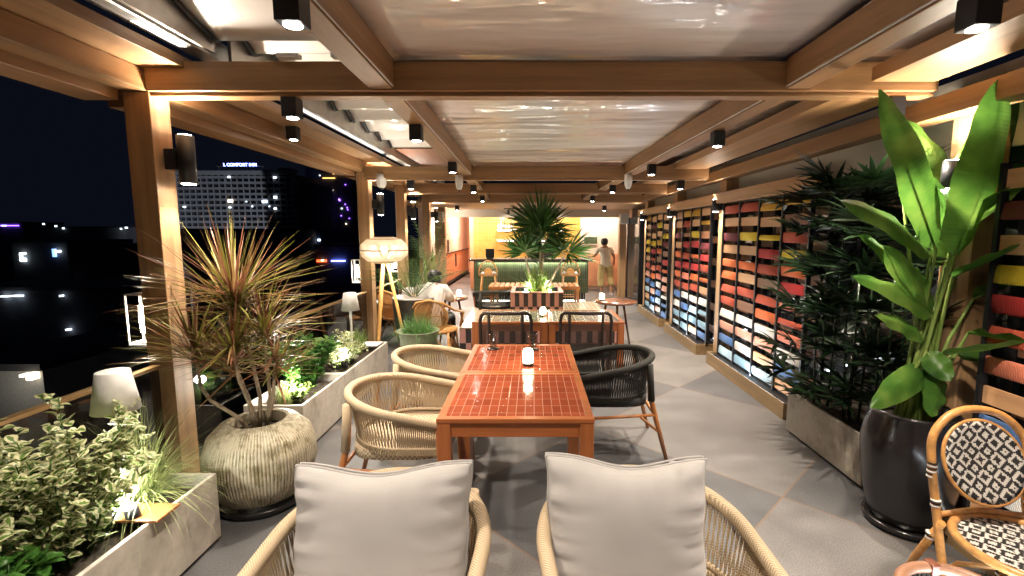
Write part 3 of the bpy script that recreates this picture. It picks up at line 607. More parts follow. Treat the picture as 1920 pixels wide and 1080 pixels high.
# ================================================================== FURNITURE
def rope_chair(name, label, rope, weave, group, loc, rz):
    "low backed armchair: rope strung between a padded rim and a lower ring, four splayed wooden legs"
    t = thing(name, label, 'chair', loc, rz, group)
    def rim(k, n=61):
        "k 0..1 along the U from one arm end round the back to the other"
        a = -.42 + 1.84 * k
        if a < 0: x, y = .345, -a * .62 + .02
        elif a > 1: x, y = -.345, (a - 1) * .62 + .02
        else: x, y = .345 * math.cos(math.pi * a), .02 - .355 * math.sin(math.pi * a)
        z = .735 - .105 * min(1, max(0, (y + .33) / .60)) ** 1.2
        return V((x, y, z))
    def ring(k): 
        p = rim(k); return V((p.x * .90, p.y * .88 + .01, .475))
    K = [i / 60 for i in range(61)]
    pr = [rim(k) for k in K]; pr = [pr[0] + V((0, .015, -.05))] + pr + [pr[-1] + V((0, .015, -.05))]
    MB().tube(pr, .025, 10).build('top_rim', M[rope], t)
    m = MB(); m.tube([ring(k) for k in K], .012, 6).tube([ring(k) + V((0, 0, -.026)) for k in K], .012, 6)
    for i in range(0, 120): 
        a = ring(i / 120) + V((0, 0, .004)); b = ring((i + .8) / 120) + V((0, 0, -.03)); o = V((a.x, a.y, 0)).normalized() * .012; m.tube([a + o, b + o], .005, 4, cap=False)
    m.build('lower_ring', M[rope], t)
    m = MB(); n = 96
    for i in range(n + 1):
        k = i / n
        for s in (-1, 1): m.tube([rim(min(1, max(0, k + s * .0035))) + V((0, 0, -.015)), ring(min(1, max(0, k - s * .0055)))], .0038, 4, cap=False)
    m.build('rope_strands', M[rope], t)
    m = MB(); sq = []
    for zz, sc in ((.395, .96), (.40, 1.0), (.445, 1.0), (.458, .96), (.452, .5), (.447, .0)):
        sq.append([(sc * .285 * math.copysign(abs(math.cos(q)) ** .55, math.cos(q)), sc * .29 * math.copysign(abs(math.sin(q)) ** .55, math.sin(q)) + .01, zz) for q in [2 * math.pi * j / 40 for j in range(40)]])
    b = 0
    for r_ in sq: m.v += r_
    for i in range(len(sq) - 1):
        for j in range(40): l = (j + 1) % 40; m.face((i * 40 + j, i * 40 + l, (i + 1) * 40 + l, (i + 1) * 40 + j), 0, None, True)
    m.face(tuple(range(40))[::-1]); m.build('seat', M[weave], t)
    wd = M['chair_wood']
    for s in (-1, 1):
        MB().tube([(s * .30, .29, 0), (s * .315, .27, .30), (s * .343, .265, .615), (s * .343, .265, .645)], [.014, .019, .019, .017], 12).build('leg', wd, t)
        MB().tube([(s * .285, -.40, 0), (s * .265, -.32, .30), (s * .255, -.275, .48), (s * .245, -.262, .70)], [.014, .019, .020, .017], 12).build('leg', wd, t)
        MB().tube([(s * .258, -.285, .44), (s * .25, -.268, .715)], [.026, .024], 12).build('leg_wrap', M[rope], t)
        MB().tube([(s * .305, .26, .315), (s * .27, -.31, .335)], [.012, .012], 8).build('side_stretcher', wd, t)
        MB().tube([(s * .275, -.345, .20), (s * .285, -.20, .325)], .010, 8).build('brace', wd, t)
    MB().tube([(-.265, -.29, .365), (.265, -.29, .365)], .012, 8).build('rear_stretcher', wd, t)
    return t
G1 = 'beige rope armchairs'
ch = rope_chair('rope_armchair', 'beige rope armchair drawn up to the near end of the tiled table, left side', 'rope', 'weave', G1, (-.78, 2.84, 0), R(-90))
dup(ch, (-.74, 3.66, 0), R(-88), 'beige rope armchair farther along the left side of the tiled table')
dup(ch, (-.50, 1.44, 0), R(180 - 6), 'foreground beige rope armchair on the left holding a grey cushion')
dup(ch, (.38, 1.46, 0), R(180 + 8), 'foreground beige rope armchair on the right holding a grey cushion')
ch = rope_chair('rope_armchair', 'charcoal rope armchair on the right side of the red tiled table', 'rope_dark', 'weave_dark', 'charcoal rope armchairs', (.60, 3.66, 0), R(90))
dup(ch, (-.62, 7.85, 0), R(8), 'charcoal rope armchair in front of the slatted table, left of the striped planter')

def cushion(name, label, loc, rz, lean, w=.60, h=.52, th=.17, seed=1):
    t = thing(name, label, 'cushion', loc, rz, 'grey back cushions'); r = random.Random(seed)
    m = MB(); n = 44; ph = [r.uniform(0, 6) for _ in range(8)]
    Mx = Matrix.Rotation(lean, 3, 'X')
    def pt(u, v, sd):
        eu, ev = 1 - abs(u) ** 3.2, 1 - abs(v) ** 3.2
        pinch = 1 - .055 * (1 - v * v) * abs(u) ** 2 - .0 * u
        x = u * w / 2 * pinch * (1 + .012 * math.sin(v * 9 + ph[0]) * abs(u) ** 4)
        z = v * h / 2 * (1 - .075 * (1 - u * u) * abs(v) ** 2 * (1 if v > 0 else .4)) + (.012 * math.sin(u * 4 + ph[1]) * abs(v) ** 3)
        d = th / 2 * (max(eu, 0) ** .42) * (max(ev, 0) ** .42) + .018
        e = abs(u) ** 5 * (1 - abs(v) ** 6)
        d += .015 * e * math.sin(v * 26 + ph[2] + 2 * math.sin(v * 5 + ph[3])) * (1 - abs(u) ** 14)
        e2 = abs(v) ** 5 * (1 - abs(u) ** 6); d += .005 * e2 * math.sin(u * 22 + ph[4]) * (1 - abs(v) ** 14)
        for k, (cx, cy, ax, ay) in enumerate(((.9, .0, -.7, .35), (.85, -.35, -.6, .15), (-.9, .3, .7, .2), (-.9, -.2, .7, -.1), (.6, .95, -.1, -.6), (.1, .9, .05, -.7))):
            px, py = u - cx, v - cy; tt = px * ax + py * ay; L2 = ax * ax + ay * ay; tt = min(1, max(0, tt / L2)); dx, dy = px - ax * tt, py - ay * tt
            d -= .005 * math.exp(-(dx * dx + dy * dy) / .0016) * (1 - tt) * (1 if r else 1)
        return Mx @ V((x, sd * d, z + h / 2))
    for sd in (-1, 1):
        b = len(m.v)
        for j in range(n + 1):
            for i in range(n + 1):
                u = math.sin((i / n - .5) * math.pi); v = math.sin((j / n - .5) * math.pi); m.v.append(tuple(pt(u, v, sd)))
        for j in range(n):
            for i in range(n):
                q = b + j * (n + 1) + i; f = (q, q + 1, q + n + 2, q + n + 1); m.face(f if sd < 0 else f[::-1], 0, None, True)
    # gusset joining the two faces
    bd = [(i, 0) for i in range(n)] + [(n, j) for j in range(n)] + [(n - i, n) for i in range(n)] + [(0, n - j) for j in range(n)]
    q = lambda sd, i, j: (0 if sd < 0 else (n + 1) ** 2) + j * (n + 1) + i
    for a, c in zip(bd, bd[1:] + bd[:1]): m.face((q(-1, *a), q(1, *a), q(1, *c), q(-1, *c))[::-1], 0, None, True)
    m.build('cover', M['fabric'], t)
    for sd in (-1, 1): MB().tube([V(m.v[q(sd, *a)]) for a in bd], .0052, 6, closed=True).build('piping', M['fabric'], t)
    return t
cushion('back_cushion', 'pale grey cushion propped in the left foreground armchair', (-.49, 1.41, .42), R(3), R(-14), .58, .49, .19, 1)
cushion('back_cushion', 'pale grey cushion propped in the right foreground armchair', (.305, 1.42, .42), R(-4), R(-13), .53, .51, .18, 5)

def tiled_table(label, loc, tile, group, rz=0):
    t = thing('tiled_table', label, 'table', loc, rz, group); s = .399
    m = MB()
    for a in (0, 1):
        m.box(-s, s, (-s if a == 0 else s - .042), (-s + .042 if a == 0 else s), .725, .75); m.box((-s if a == 0 else s - .042), (-s + .042 if a == 0 else s), -s + .042, s - .042, .725, .75)
    for a, b in ((-s + .01, -s + .035), (s - .035, s - .01)): m.box(-s + .02, s - .02, a, b, .65, .724); m.box(a, b, -s + .036, s - .036, .65, .724)
    m.build('frame', M['teak'], t, .003)
    MB().box(-s + .0422, s - .0422, -s + .0422, s - .0422, .72, .7475).build('tile_top', M[tile], t)
    for a in (-1, 1):
        for b in (-1, 1): MB().box(a * (s - .037) - .035, a * (s - .037) + .035, b * (s - .037) - .035, b * (s - .037) + .035, 0, .724).build('leg', M['teak_z'], t, .004)
    return t
tt = tiled_table('teak table topped with red glazed tiles, nearest the camera', (-.085, 2.69, 0), 'tile_red', 'red tiled tables')
dup(tt, (-.085, 3.495, 0), 0, 'teak table topped with red glazed tiles carrying the glowing lamp and two glasses')
t2 = tiled_table('left one of the two teak tables with dark wavy tiles behind the black chairs', (-.235, 5.29, 0), 'tile_black', 'dark tiled tables')
dup(t2, (.57, 5.29, 0), 0, 'right one of the two teak tables with dark wavy tiles behind the black chairs')

def black_chair(label, loc, rz):
    t = thing('rope_back_chair', label, 'chair', loc, rz, 'black rope back dining chairs')
    w, z1 = .255, .885
    def arc(x, z): return V((x, -.02 - .05 * (1 - (x / w) ** 2) - .10 * (z - .45), z))
    pts = [arc(-w, .40)] + [arc(-w, z) for z in (.5, .6, .7, .8)] + [arc(-w + .012, .86), arc(-w + .045, z1)] + [arc(x, z1) for x in (-.12, 0, .12)] + [arc(w - .045, z1), arc(w - .012, .86)] + [arc(w, z) for z in (.8, .7, .6, .5, .40)]
    MB().tube(pts, .017, 10).build('back_frame', M['rope_brown'], t)
    for x in (-.165, .165): MB().tube([arc(x, z) for z in (.46, .6, .75, z1)], .016, 8).build('back_upright', M['rope_brown'], t)
    m = MB()
    for i in range(32): z = .47 + i * .0095; m.tube([arc(x, z) for x in (-w, -.17, -.08, 0, .08, .17, w)], .0036, 4, cap=False)
    m.build('rope_strands', M['rope_brown'], t)
    MB().box(-.25, .25, -.01, .44, .40, .455).build('seat', M['weave_dark'], t, .02)
    for a in (-1, 1):
        MB().tube([(a * .24, .01, .43), (a * .25, -.03, 0)], [.017, .012], 10).build('leg', M['rope_brown'], t); MB().tube([(a * .235, .42, .43), (a * .245, .44, 0)], [.017, .012], 10).build('leg', M['rope_brown'], t)
    return t
bc = black_chair('black rope back chair with squared top, left of the pair at the dark tiled tables', (-.265, 4.72, 0), 0)
dup(bc, (.54, 4.74, 0), R(-2), 'black rope back chair with squared top, right of the pair at the dark tiled tables')

# candle lamps and glasses
def table_light(loc, label, r=.038, h=.12):
    t = thing('candle_lamp', label, 'lamp', loc, 0, 'small glowing table lamps')
    MB().lathe([(0, 0), (r * .95, 0), (r, .006), (r, .016), (0, .016)], 24).build('base', M['darkmetal'], t)
    MB().lathe([(r * .9, .017), (r * 1.0, .025), (r * 1.02, h * .75), (r * .82, h * .95), (r * .3, h), (0, h)], 24).build('shade', memit('candle_shade_glow', (1, .83, .55), 3.5), t)
    lamp('POINT', (0, 0, h + .04), 1.2, t, (1, .75, .45), .03)
table_light((-.03, 3.27, .7505), 'small glowing cylinder lamp on the red tiled table')
table_light((.12, 5.25, .7505), 'small glowing lamp on the dark tiled tables', .034, .10)
table_light((.98, 6.62, .7305), 'small glowing lamp on the round table by the racks', .036, .10)
table_light((-1.08, 6.95, .7305), 'small glowing lamp on the little round table beside the seated person', .036, .11)
def tumbler(loc, label):
    t = thing('drinking_glass', label, 'glass', loc, 0, 'tumblers on the red tiled table')
    MB().lathe([(0, 0), (.027, 0), (.036, .115), (.034, .115), (.0255, .012), (0, .010)], 24).build('tumbler', M['glass'], t)
    m = MB()
    for k in range(3): m.obox((rnd.uniform(-.012, .012), rnd.uniform(-.012, .012), .02 + .02 * k), (.018, .018, .018), Matrix.Rotation(rnd.uniform(0, 1.5), 3, (1, .4, .2)))
    m.build('ice_cube', M['glass'], t)
for x, y, l in ((-.315, 3.74, 'left'), (.005, 3.72, 'right')):
    tumbler((x, y, .7545), l + ' clear tumbler standing on a dark coaster on the red tiled table')
    tag(MB().lathe([(0, 0), (.047, 0), (.048, .002), (.047, .0035), (0, .0035)], 24, (x, y, .7505)).build('coaster', M['darkmetal']), 'dark round coaster under the ' + l + ' tumbler', 'coaster', 'coasters')

# round bistro tables
def round_table(loc, label, r, n=3, dark=True):
    t = thing('round_table', label, 'table', loc); w = mwood('dark_table_wood', (.13, .05, .025), 'x', .25, .3, 1, .4)
    MB().lathe([(0, .70), (r * .96, .70), (r, .708), (r, .722), (r * .985, .73), (0, .73)], 40).build('table_top', w, t)
    for k in range(n):
        a = 2 * math.pi * k / n + .5; MB().tube([(.45 * r * math.cos(a), .45 * r * math.sin(a), .70), (.95 * r * math.cos(a), .95 * r * math.sin(a), 0)], [.017, .013], 10).build('leg', w, t)
round_table((1.17, 6.60, 0), 'dark round table with splayed legs on the right before the racks', .30)
round_table((-1.20, 6.95, 0), 'small dark round table in front of the seated person', .25)

# mosaic seating block with stripes, and the striped planter on it
SB = thing('mosaic_bench_block', 'low tiled block with pink and charcoal striped front behind the dark tiled tables', 'bench', (.1, 6.1, 0))
MB().box(-1.04, 1.02, 0, 2.35, .02, .43).build('core', M['char_tile'], SB); MB().box(-1.05, 1.03, -.01, 2.36, .431, .45).build('mosaic_top', M['mosaic'], SB, .003)
def stripes(x0, x1, y, z0, z1, w, par, face='x', band=.06):
    for mat, off in (('pink_tile', 0), ('char_tile', 1)):
        m = MB(); k = 0; x = x0
        while x < x1 - .01:
            e = min(x + w, x1)
            if k % 2 == off:
                if face == 'x': m.box(x, e - .003, y - .012, y, z0 + band + .003, z1)
                else: m.box(y - .012, y, x, e - .003, z0 + band + .003, z1)
            else:
                if face == 'x': m.box(x, e - .003, y - .012, y, z0, z0 + band)
                else: m.box(y - .012, y, x, e - .003, z0, z0 + band)
            k += 1; x += w
        m.build({'pink_tile': 'pink_stripe_tiles', 'char_tile': 'charcoal_stripe_tiles'}[mat], M[mat], par)
stripes(-1.04, 1.02, -.002, .14, .428, .072, SB, band=.10); stripes(0, 2.3, -1.042, .14, .428, .072, SB, 'y', .10)
SP = thing('striped_planter', 'square planter tiled in pink and charcoal stripes standing on the mosaic block', 'planter', (.075, 7.5, .452))
m = MB()
for a in ((-.42, .42, 0, .06), (-.42, .42, .78, .84), (-.42, -.36, .06, .78), (.36, .42, .06, .78)): m.box(*a, 0, .27)
m.build('box', M['char_tile'], SP); stripes(-.42, .42, -.002, .0, .27, .07, SP, band=.05)
m = MB()
for a in ((-.425, .425, -.016, .06), (-.425, .425, .78, .845), (-.425, -.36, .06, .78), (.36, .425, .06, .78)): m.box(*a, .271, .285)
m.build('rim', M['pink_tile'], SP); MB().box(-.36, .36, .06, .78, 0, .22).build('soil', M['soil'], SP)
for k, (x0, x1) in enumerate(((-.78, -.12), (.22, .86))):
    t = thing('slatted_table', ['slatted wooden table left behind the striped planter', 'slatted wooden table right behind the striped planter'][k], 'table', ((x0 + x1) / 2, 8.70, 0)); w = (x1 - x0) / 2
    m = MB(); n = 7
    for i in range(n): a = -w + 2 * w * i / n; m.box(a, a + 2 * w / n - .018, -.32, .32, .70, .73)
    m.build('slatted_top', M['chair_wood'], t, .003); MB().box(-w, w, -.29, -.25, .66, .698).box(-w, w, .25, .29, .66, .698).build('frame', M['chair_wood'], t)
    for a in (-1, 1):
        for b in (-1, 1): MB().box(a * (w - .04) - .02, a * (w - .04) + .02, b * .27 - .018, b * .27 + .018, 0, .66).build('leg', M['chair_wood'], t)

# bar stools
def stool(loc, label):
    t = thing('bar_stool', label, 'stool', loc, 0, 'rattan bar stools'); RT = M['rattan']
    MB().lathe([(0, .74), (.185, .74), (.2, .76), (.2, .78), (0, .78)], 28).build('seat', RT, t); MB().lathe([(0, .782), (.17, .782), (.18, .80), (.15, .825), (0, .832)], 28).build('seat_pad', M['white'], t)
    for a, b in ((-1, -1), (1, -1), (1, 1), (-1, 1)): MB().tube([(a * .14, b * .14, .75), (a * .17, b * .17, .4), (a * .20, b * .20, 0)], .016, 8).build('leg', RT, t)
    MB().tube([(-.18, -.18, .30), (.18, -.18, .30), (.18, .18, .30), (-.18, .18, .30)], .012, 8, closed=True).build('foot_ring', RT, t)
    bp = lambda a, r=1: V((.20 * r * math.cos(a), -.19, .80 + .28 * r * math.sin(a)))
    MB().tube([(-.19, -.15, .76)] + [bp(math.pi - math.pi * k / 16) for k in range(17)] + [(.19, -.15, .76)], .014, 8).build('back_hoop', RT, t)
    m = MB()
    for k in range(1, 10): a = math.pi * k / 10; m.tube([bp(a, .42), bp(a)], .0055, 5)
    m.tube([bp(math.pi - math.pi * k / 10, .42) for k in range(11)], .008, 6); m.build('back_spokes', RT, t)
    m = MB(); b = [bp(math.pi - math.pi * k / 12, .42) for k in range(13)]; m.v = [tuple(q) for q in b] + [tuple(q + V((0, -.012, 0))) for q in b]
    m.face(tuple(range(13))); m.face(tuple(range(13, 26))[::-1]); m.build('back_panel', RT, t)
    return t
st = stool((-.95, 10.35, 0), 'rattan bar stool with fan back at the left of the bar'); dup(st, (.82, 10.35, 0), 0, 'rattan bar stool with fan back at the right of the bar')

# rattan armchair under the seated person, and a second behind the dark pot
def rattan_chair(loc, rz, label):
    t = thing('rattan_armchair', label, 'chair', loc, rz, 'round back rattan armchairs'); RT = M['rattan']
    el = lambda a, s=1: V((.21 * s * math.cos(a), -.24 - .06 * (s * math.sin(a)), .64 + .20 * s * math.sin(a)))
    MB().tube([el(2 * math.pi * k / 36) for k in range(36)], .014, 8, closed=True).build('back_hoop', RT, t)
    m = MB()
    for k in range(-11, 12):
        x = k / 12; a = math.acos(x); m.tube([el(a), el(-a)], .0065, 5)
    m.tube([el(0) , el(math.pi)], .008, 6); m.build('back_canes', RT, t)
    MB().tube([(-.24, .25, .42), (-.29, .24, .62), (-.30, .05, .66), (-.27, -.16, .71), (-.17, -.29, .81), (0, -.315, .85), (.17, -.29, .81), (.27, -.16, .71), (.30, .05, .66), (.29, .24, .62), (.24, .25, .42)], .016, 8).build('arm_rail', RT, t)
    MB().lathe([(0, .40), (.24, .40), (.265, .42), (.265, .44), (0, .45)], 32).build('seat', RT, t)
    for a, b in ((-1, -1), (1, -1), (1, 1), (-1, 1)): MB().tube([(a * .2, b * .2, .42), (a * .22, b * .22, 0)], .015, 8).build('leg', RT, t)
    m = MB()
    for q in range(4):
        a0 = q * math.pi / 2 + math.pi / 4; m.tube([(.3 * math.cos(a0), .3 * math.sin(a0), .08), (.22 * math.cos(a0 + .4), .22 * math.sin(a0 + .4), .30), (.2 * math.cos(a0 + math.pi / 4), .2 * math.sin(a0 + math.pi / 4), .38), (.22 * math.cos(a0 + 1.17), .22 * math.sin(a0 + 1.17), .30), (.3 * math.cos(a0 + math.pi / 2), .3 * math.sin(a0 + math.pi / 2), .08)], .009, 6)
    m.build('arched_brace', RT, t); return t
rc = rattan_chair((-1.24, 6.10, 0), R(-6), 'round back rattan armchair the person in white sits on'); dup(rc, (-2.0, 7.05, 0), R(-30), 'round back rattan armchair mostly hidden behind the big dark pot')
tag(cushion('white_cushion', 'white cushion leaning on the half hidden rattan armchair', (-1.80, 7.0, .45), R(-25), R(-12), .42, .42, .14, 9).children[0].parent, group=None)

# bistro chair with woven diamonds
BCH = thing('bistro_chair', 'rattan bistro chair with black and white diamond weave beside the black pot', 'chair', (1.935, 1.74, 0), R(178))
RT = M['rattan']
def smooth(p, k=5):
    p = [V(q) for q in p]; out = []
    for i in range(len(p) - 1):
        a, b, c, d = p[max(0, i - 1)], p[i], p[i + 1], p[min(len(p) - 1, i + 2)]
        for j in range(k): t = j / k; out.append(.5 * (2 * b + (c - a) * t + (2 * a - 5 * b + 4 * c - d) * t * t + (3 * b - a - 3 * c + d) * t ** 3))
    return out + [p[-1]]
def uvdisc(m, f, n=40, rings=8, s=1.0):
    b = len(m.v); m.v.append(tuple(f(0, 0))); uv = {b: (0, 0)}
    for j in range(1, rings + 1):
        for k in range(n):
            a = 2 * math.pi * k / n; r = j / rings; uv[len(m.v)] = (r * math.cos(a) * s, r * math.sin(a) * s); m.v.append(tuple(f(a, r)))
    for k in range(n):
        l = (k + 1) % n; q = (b, b + 1 + k, b + 1 + l); m.face(q, 0, [uv[i] for i in q], True)
        for j in range(1, rings):
            q = (b + 1 + (j - 1) * n + k, b + 1 + j * n + k, b + 1 + j * n + l, b + 1 + (j - 1) * n + l); m.face(q, 0, [uv[i] for i in q], True)
fb = lambda a, r: V((.165 * r * math.cos(a), -.20 - .06 * (r * math.sin(a)) - .02 * (1 - r * r), .70 + .160 * r * math.sin(a)))
m = MB(); uvdisc(m, fb, s=.17); o = m.build('back_panel', M['pattern'], BCH); md = o.modifiers.new('thick', 'SOLIDIFY'); md.thickness = .008
MB().tube([fb(2 * math.pi * k / 40, 1.02) for k in range(40)], .008, 8, closed=True).build('panel_rim', RT, BCH)
MB().tube(smooth([(-.22, .02, 0), (-.205, -.10, .25), (-.19, -.19, .50), (-.205, -.215, .68), (-.19, -.24, .80), (-.11, -.26, .885), (0, -.27, .91), (.11, -.26, .885), (.19, -.24, .80), (.205, -.215, .68), (.19, -.19, .50), (.205, -.10, .25), (.22, .02, 0)]), .0165, 12).build('back_hoop', RT, BCH)
fs = lambda a, r: V((.215 * r * math.cos(a), .02 + .22 * r * math.sin(a), .452 + .004 * (1 - r)))
m = MB(); uvdisc(m, fs, s=.22); m.build('seat_panel', M['pattern'], BCH); MB().tube([fs(2 * math.pi * k / 40, 1.03) for k in range(40)], .017, 10, closed=True).build('seat_rim', RT, BCH)
for s in (-1, 1):
    MB().tube([(s * .17, .17, .44), (s * .19, .22, .2), (s * .205, .25, 0)], .0155, 10).build('leg', RT, BCH); MB().tube([(s * .19, -.15, .45), (s * .21, -.25, .22), (s * .22, -.32, 0)], .0155, 10).build('leg', RT, BCH)
    for p, d, cnt in (((s * .204, -.213, .66), .012, 6), ((s * .193, -.19, .52), .012, 3), ((s * .20, -.19, .37), .012, 3), ((s * .215, -.29, .11), .012, 4)):
        m = MB()
        for k in range(cnt):
            z = p[2] + (k - cnt / 2) * d; m.tube([(p[0], p[1] , z), (p[0] , p[1], z + .006)], .0185, 12, mi=k % 2)
        m.build('binding', [M['white'], M['black']], BCH)
MB().tube([(-.2, -.2, .12), (-.15, -.1, .30), (0, -.02, .34), (.15, -.1, .30), (.2, -.2, .12)], .011, 8).build('arched_brace', RT, BCH)
MB().tube([(-.18, -.18, .47), (0, -.2, .485), (.18, -.18, .47)], .012, 8).build('back_rail', RT, BCH)
# basket shape standing in for an armchair rim, with leather strap, at the lower right corner
BK = thing('chair_rim_stand_in', 'round black basket shape standing in for an armchair, with pale brown rim and leather strap at the lower right', 'basket', (1.46, 1.46, 0))
MB().tube([(.18 * math.cos(a), .18 * math.sin(a), .44) for a in [2 * math.pi * k / 48 for k in range(48)]], .020, 12, closed=True).build('rim', mplain('leather_rim', (.33, .17, .10), .4), BK)
m = MB()
for k in range(60):
    a = 2 * math.pi * k / 60
    for s in (-1, 1): m.tube([(.176 * math.cos(a), .176 * math.sin(a), .43), (.20 * math.cos(a + s * .1), .20 * math.sin(a + s * .1), .27), (.17 * math.cos(a + s * .2), .17 * math.sin(a + s * .2), .03)], .004, 4, cap=False)
m.build('wicker_body', M['rope_dark'], BK); MB().lathe([(0, .02), (.17, .02), (.17, .03), (0, .03)], 30).build('bottom', M['rope_dark'], BK)
m = MB(); m.obox((.03, .178, .44), (.035, .045, .046), Matrix.Rotation(.1, 3, 'Z')); m.build('strap', mplain('brown_leather', (.19, .06, .03), .35, 0, .2), BK, .006)

# tripod lamp with woven round shade
TL = thing('tripod_lamp', 'wooden tripod floor lamp with glowing round woven rattan shade', 'floor lamp', (-1.78, 5.72, 0), .2)
el = lambda a, zz: (.275 * (max(0, 1 - abs(zz) ** 2.6)) ** .5)
m = MB(); n = 170
for k in range(n):
    a = 2 * math.pi * k / n; m.tube([(el(0, z) * math.cos(a), el(0, z) * math.sin(a), 1.47 + .165 * z) for z in (-.93, -.75, -.4, 0, .4, .75, .93)], .0040, 4, cap=False)
m.build('woven_shade', mleaf('pale_cane', [(.86, .80, .70), (.92, .87, .78)], .5, .6), TL)
m = MB()
for z in (-.93, -.8, 0, .8, .93): r = el(0, z) + .002; m.tube([(r * math.cos(2 * math.pi * k / 40), r * math.sin(2 * math.pi * k / 40), 1.47 + .165 * z) for k in range(40)], .006, 5, closed=True)
m.build('shade_ring', mplain('brown_cane', (.25, .13, .06), .5), TL)
MB().lathe([(0, 1.44), (.03, 1.45), (.038, 1.475), (.03, 1.50), (0, 1.51)], 16).build('bulb', M['bulb'], TL); MB().tube([(0, 0, 1.30), (0, 0, 1.44)], .012, 8).build('stem', M['bamboo'], TL)
lamp('POINT', (0, 0, 1.475), 34, TL, (1, .92, .80), .06)
for a, tx in ((-2.0, 0), (.15, 0), (2.3, 0)): MB().tube([(.03 * math.cos(a), .03 * math.sin(a), 1.32), (.27 * math.cos(a), .27 * math.sin(a), 0)], [.022, .018], 10).build('leg', M['bamboo'], TL)
# slim white battery lamps among the shrubs
def slim_lamp(loc, label):
    t = thing('white_table_lamp', label, 'lamp', loc, 0, 'slim white lamps in the planters')
    m = MB(); m.lathe([(.092, .50), (.064, .68), (.06, .683), (0, .684)], 32); m.lathe([(.088, .502), (.062, .672)], 32); m.build('shade', M['white'], t)
    MB().lathe([(0, 0), (.06, 0), (.06, .01), (.014, .02), (.010, .2), (.014, .5), (.02, .60), (0, .61)], 16).build('stem', M['white'], t); lamp('POINT', (0, 0, .49), 1.5, t, SOFT, .03)
slim_lamp((-1.90, 2.09, .375), 'slim white table lamp among the shrubs of the nearest planter'); slim_lamp((-1.90, 4.90, .375), 'slim white table lamp in the far planter before the second post')
# ================================================================== YARN RACKS
PAL = [['blue', 'ice', 'sky', 'ply'], ['ice', 'blue', 'white', 'sky'], ['white', 'ice', 'pink', 'blue'], ['pink', 'coral', 'ply', 'white'], ['coral', 'orange', 'brick'], ['orange', 'brick', 'red', 'ply'], ['yellow', 'mustard', 'red', 'orange'], ['yellow', 'red', 'maroon', 'ply'], ['maroon', 'yellow', 'ply', 'brick'], ['ply', 'mustard', 'brick', 'mustard']]
FIX = {1: ['ply', 'ice', 'white', 'pink', 'coral', 'mustard', 'yellow', 'brick', 'ply', 'mustard'], }
def rack(y0, y1, ncol, label, seed, over=None):
    r = random.Random(seed); t = thing('yarn_rack', label, 'shelving', (2.26, y0, 0), 0, 'racks of coloured yarn swatches'); L_ = y1 - y0; w = L_ / ncol
    MB().box(0, .012, 0, L_, 0, .15).box(.012, .36, 0, .012, 0, .15).box(.012, .36, L_ - .012, L_, 0, .15).build('plinth', M['plinth'], t)
    MB().box(.013, .36, .013, L_ - .013, .10, .115).build('plinth_deck', M['black'], t)
    MB().box(.030, .045, .03, L_ - .03, .1155, .128).build('glowing_strip', M['strip'], t)
    al = lamp('AREA', (.05, L_ / 2, .14), 8 * L_ / 2, t, COOL, aim=(.28, 0, 1)); al.data.shape = 'RECTANGLE'; al.data.size = .02; al.data.size_y = L_ - .1
    m = MB()
    for k in range(ncol + 1):
        for x in (.13, .30): m.box(x, x + .04, k * w - .012 + (.012 if k == 0 else 0) - (.012 if k == ncol else 0), k * w + .012 + (.012 if k == 0 else 0) - (.012 if k == ncol else 0), .116, 2.03)
    for z in (.116, 2.03): m.box(.172, .298, 0, L_, z + .001, z + .014)
    m.build('frame', M['black'], t)
    for c in range(ncol):
        off = r.uniform(-.03, .03); pc = None
        for k in range(12):
            z = .20 + k * .160 + off * .6 + r.uniform(-.010, .010)
            name = r.choice(PAL[min(9, int(k * .83 + r.uniform(-.5, .5) + .5))])
            if k >= 8 and r.random() < .3: name = 'ply'
            if name == pc: name = r.choice(PAL[min(9, int(k * .83))])
            pc = name
            ww = w / 2 - .016; hh = r.choice((.098, .10, .094, .055 if r.random() < .3 else .10)); tilt = r.choice((0, .12, .22, -.08)) if name != 'ply' else 0
            Mx = Matrix.Rotation(tilt, 3, 'Y'); m = MB()
            if name == 'ply': m.obox((.155, c * w + w / 2, z), (.012, 2 * ww, hh), Mx); mat = M['ply'] if r.random() < .7 else M['ply_dark']
            else:
                n = 10; b = len(m.v)
                for e in (-1, 1):
                    for q in range(n): a = 2 * math.pi * q / n; p = Mx @ V((.013 * math.copysign(abs(math.cos(a)) ** .5, math.cos(a)), 0, hh / 2 * math.copysign(abs(math.sin(a)) ** .5, math.sin(a)))); m.v.append((.155 + p.x, c * w + w / 2 + e * ww, z + p.z))
                for q in range(n): l = (q + 1) % n; m.face((b + q, b + n + q, b + n + l, b + l), 0, None, True)
                m.face(tuple(b + q for q in range(n))); m.face(tuple(b + n + q for q in range(n))[::-1]); mat = YARN[name]
            m.build('wood_swatch' if name == 'ply' else 'yarn_swatch', mat, t)
            if k % 2 == c % 2: MB().box(.305, .312, c * w + .03, c * w + w - .03, z + .04, z + .14).build('wood_swatch' , M['ply_dark'], t)
rack(.55, 2.48, 4, 'yarn rack nearest the camera, behind the bistro chair and the black pot', 3)
rack(4.12, 6.02, 4, 'yarn rack beside the dark palm planter, second from the camera', 11)
rack(6.42, 8.02, 4, 'yarn rack between the two slim oak posts, third from the camera', 23)
rack(8.36, 10.05, 4, 'farthest yarn rack, next to the glass door', 31)

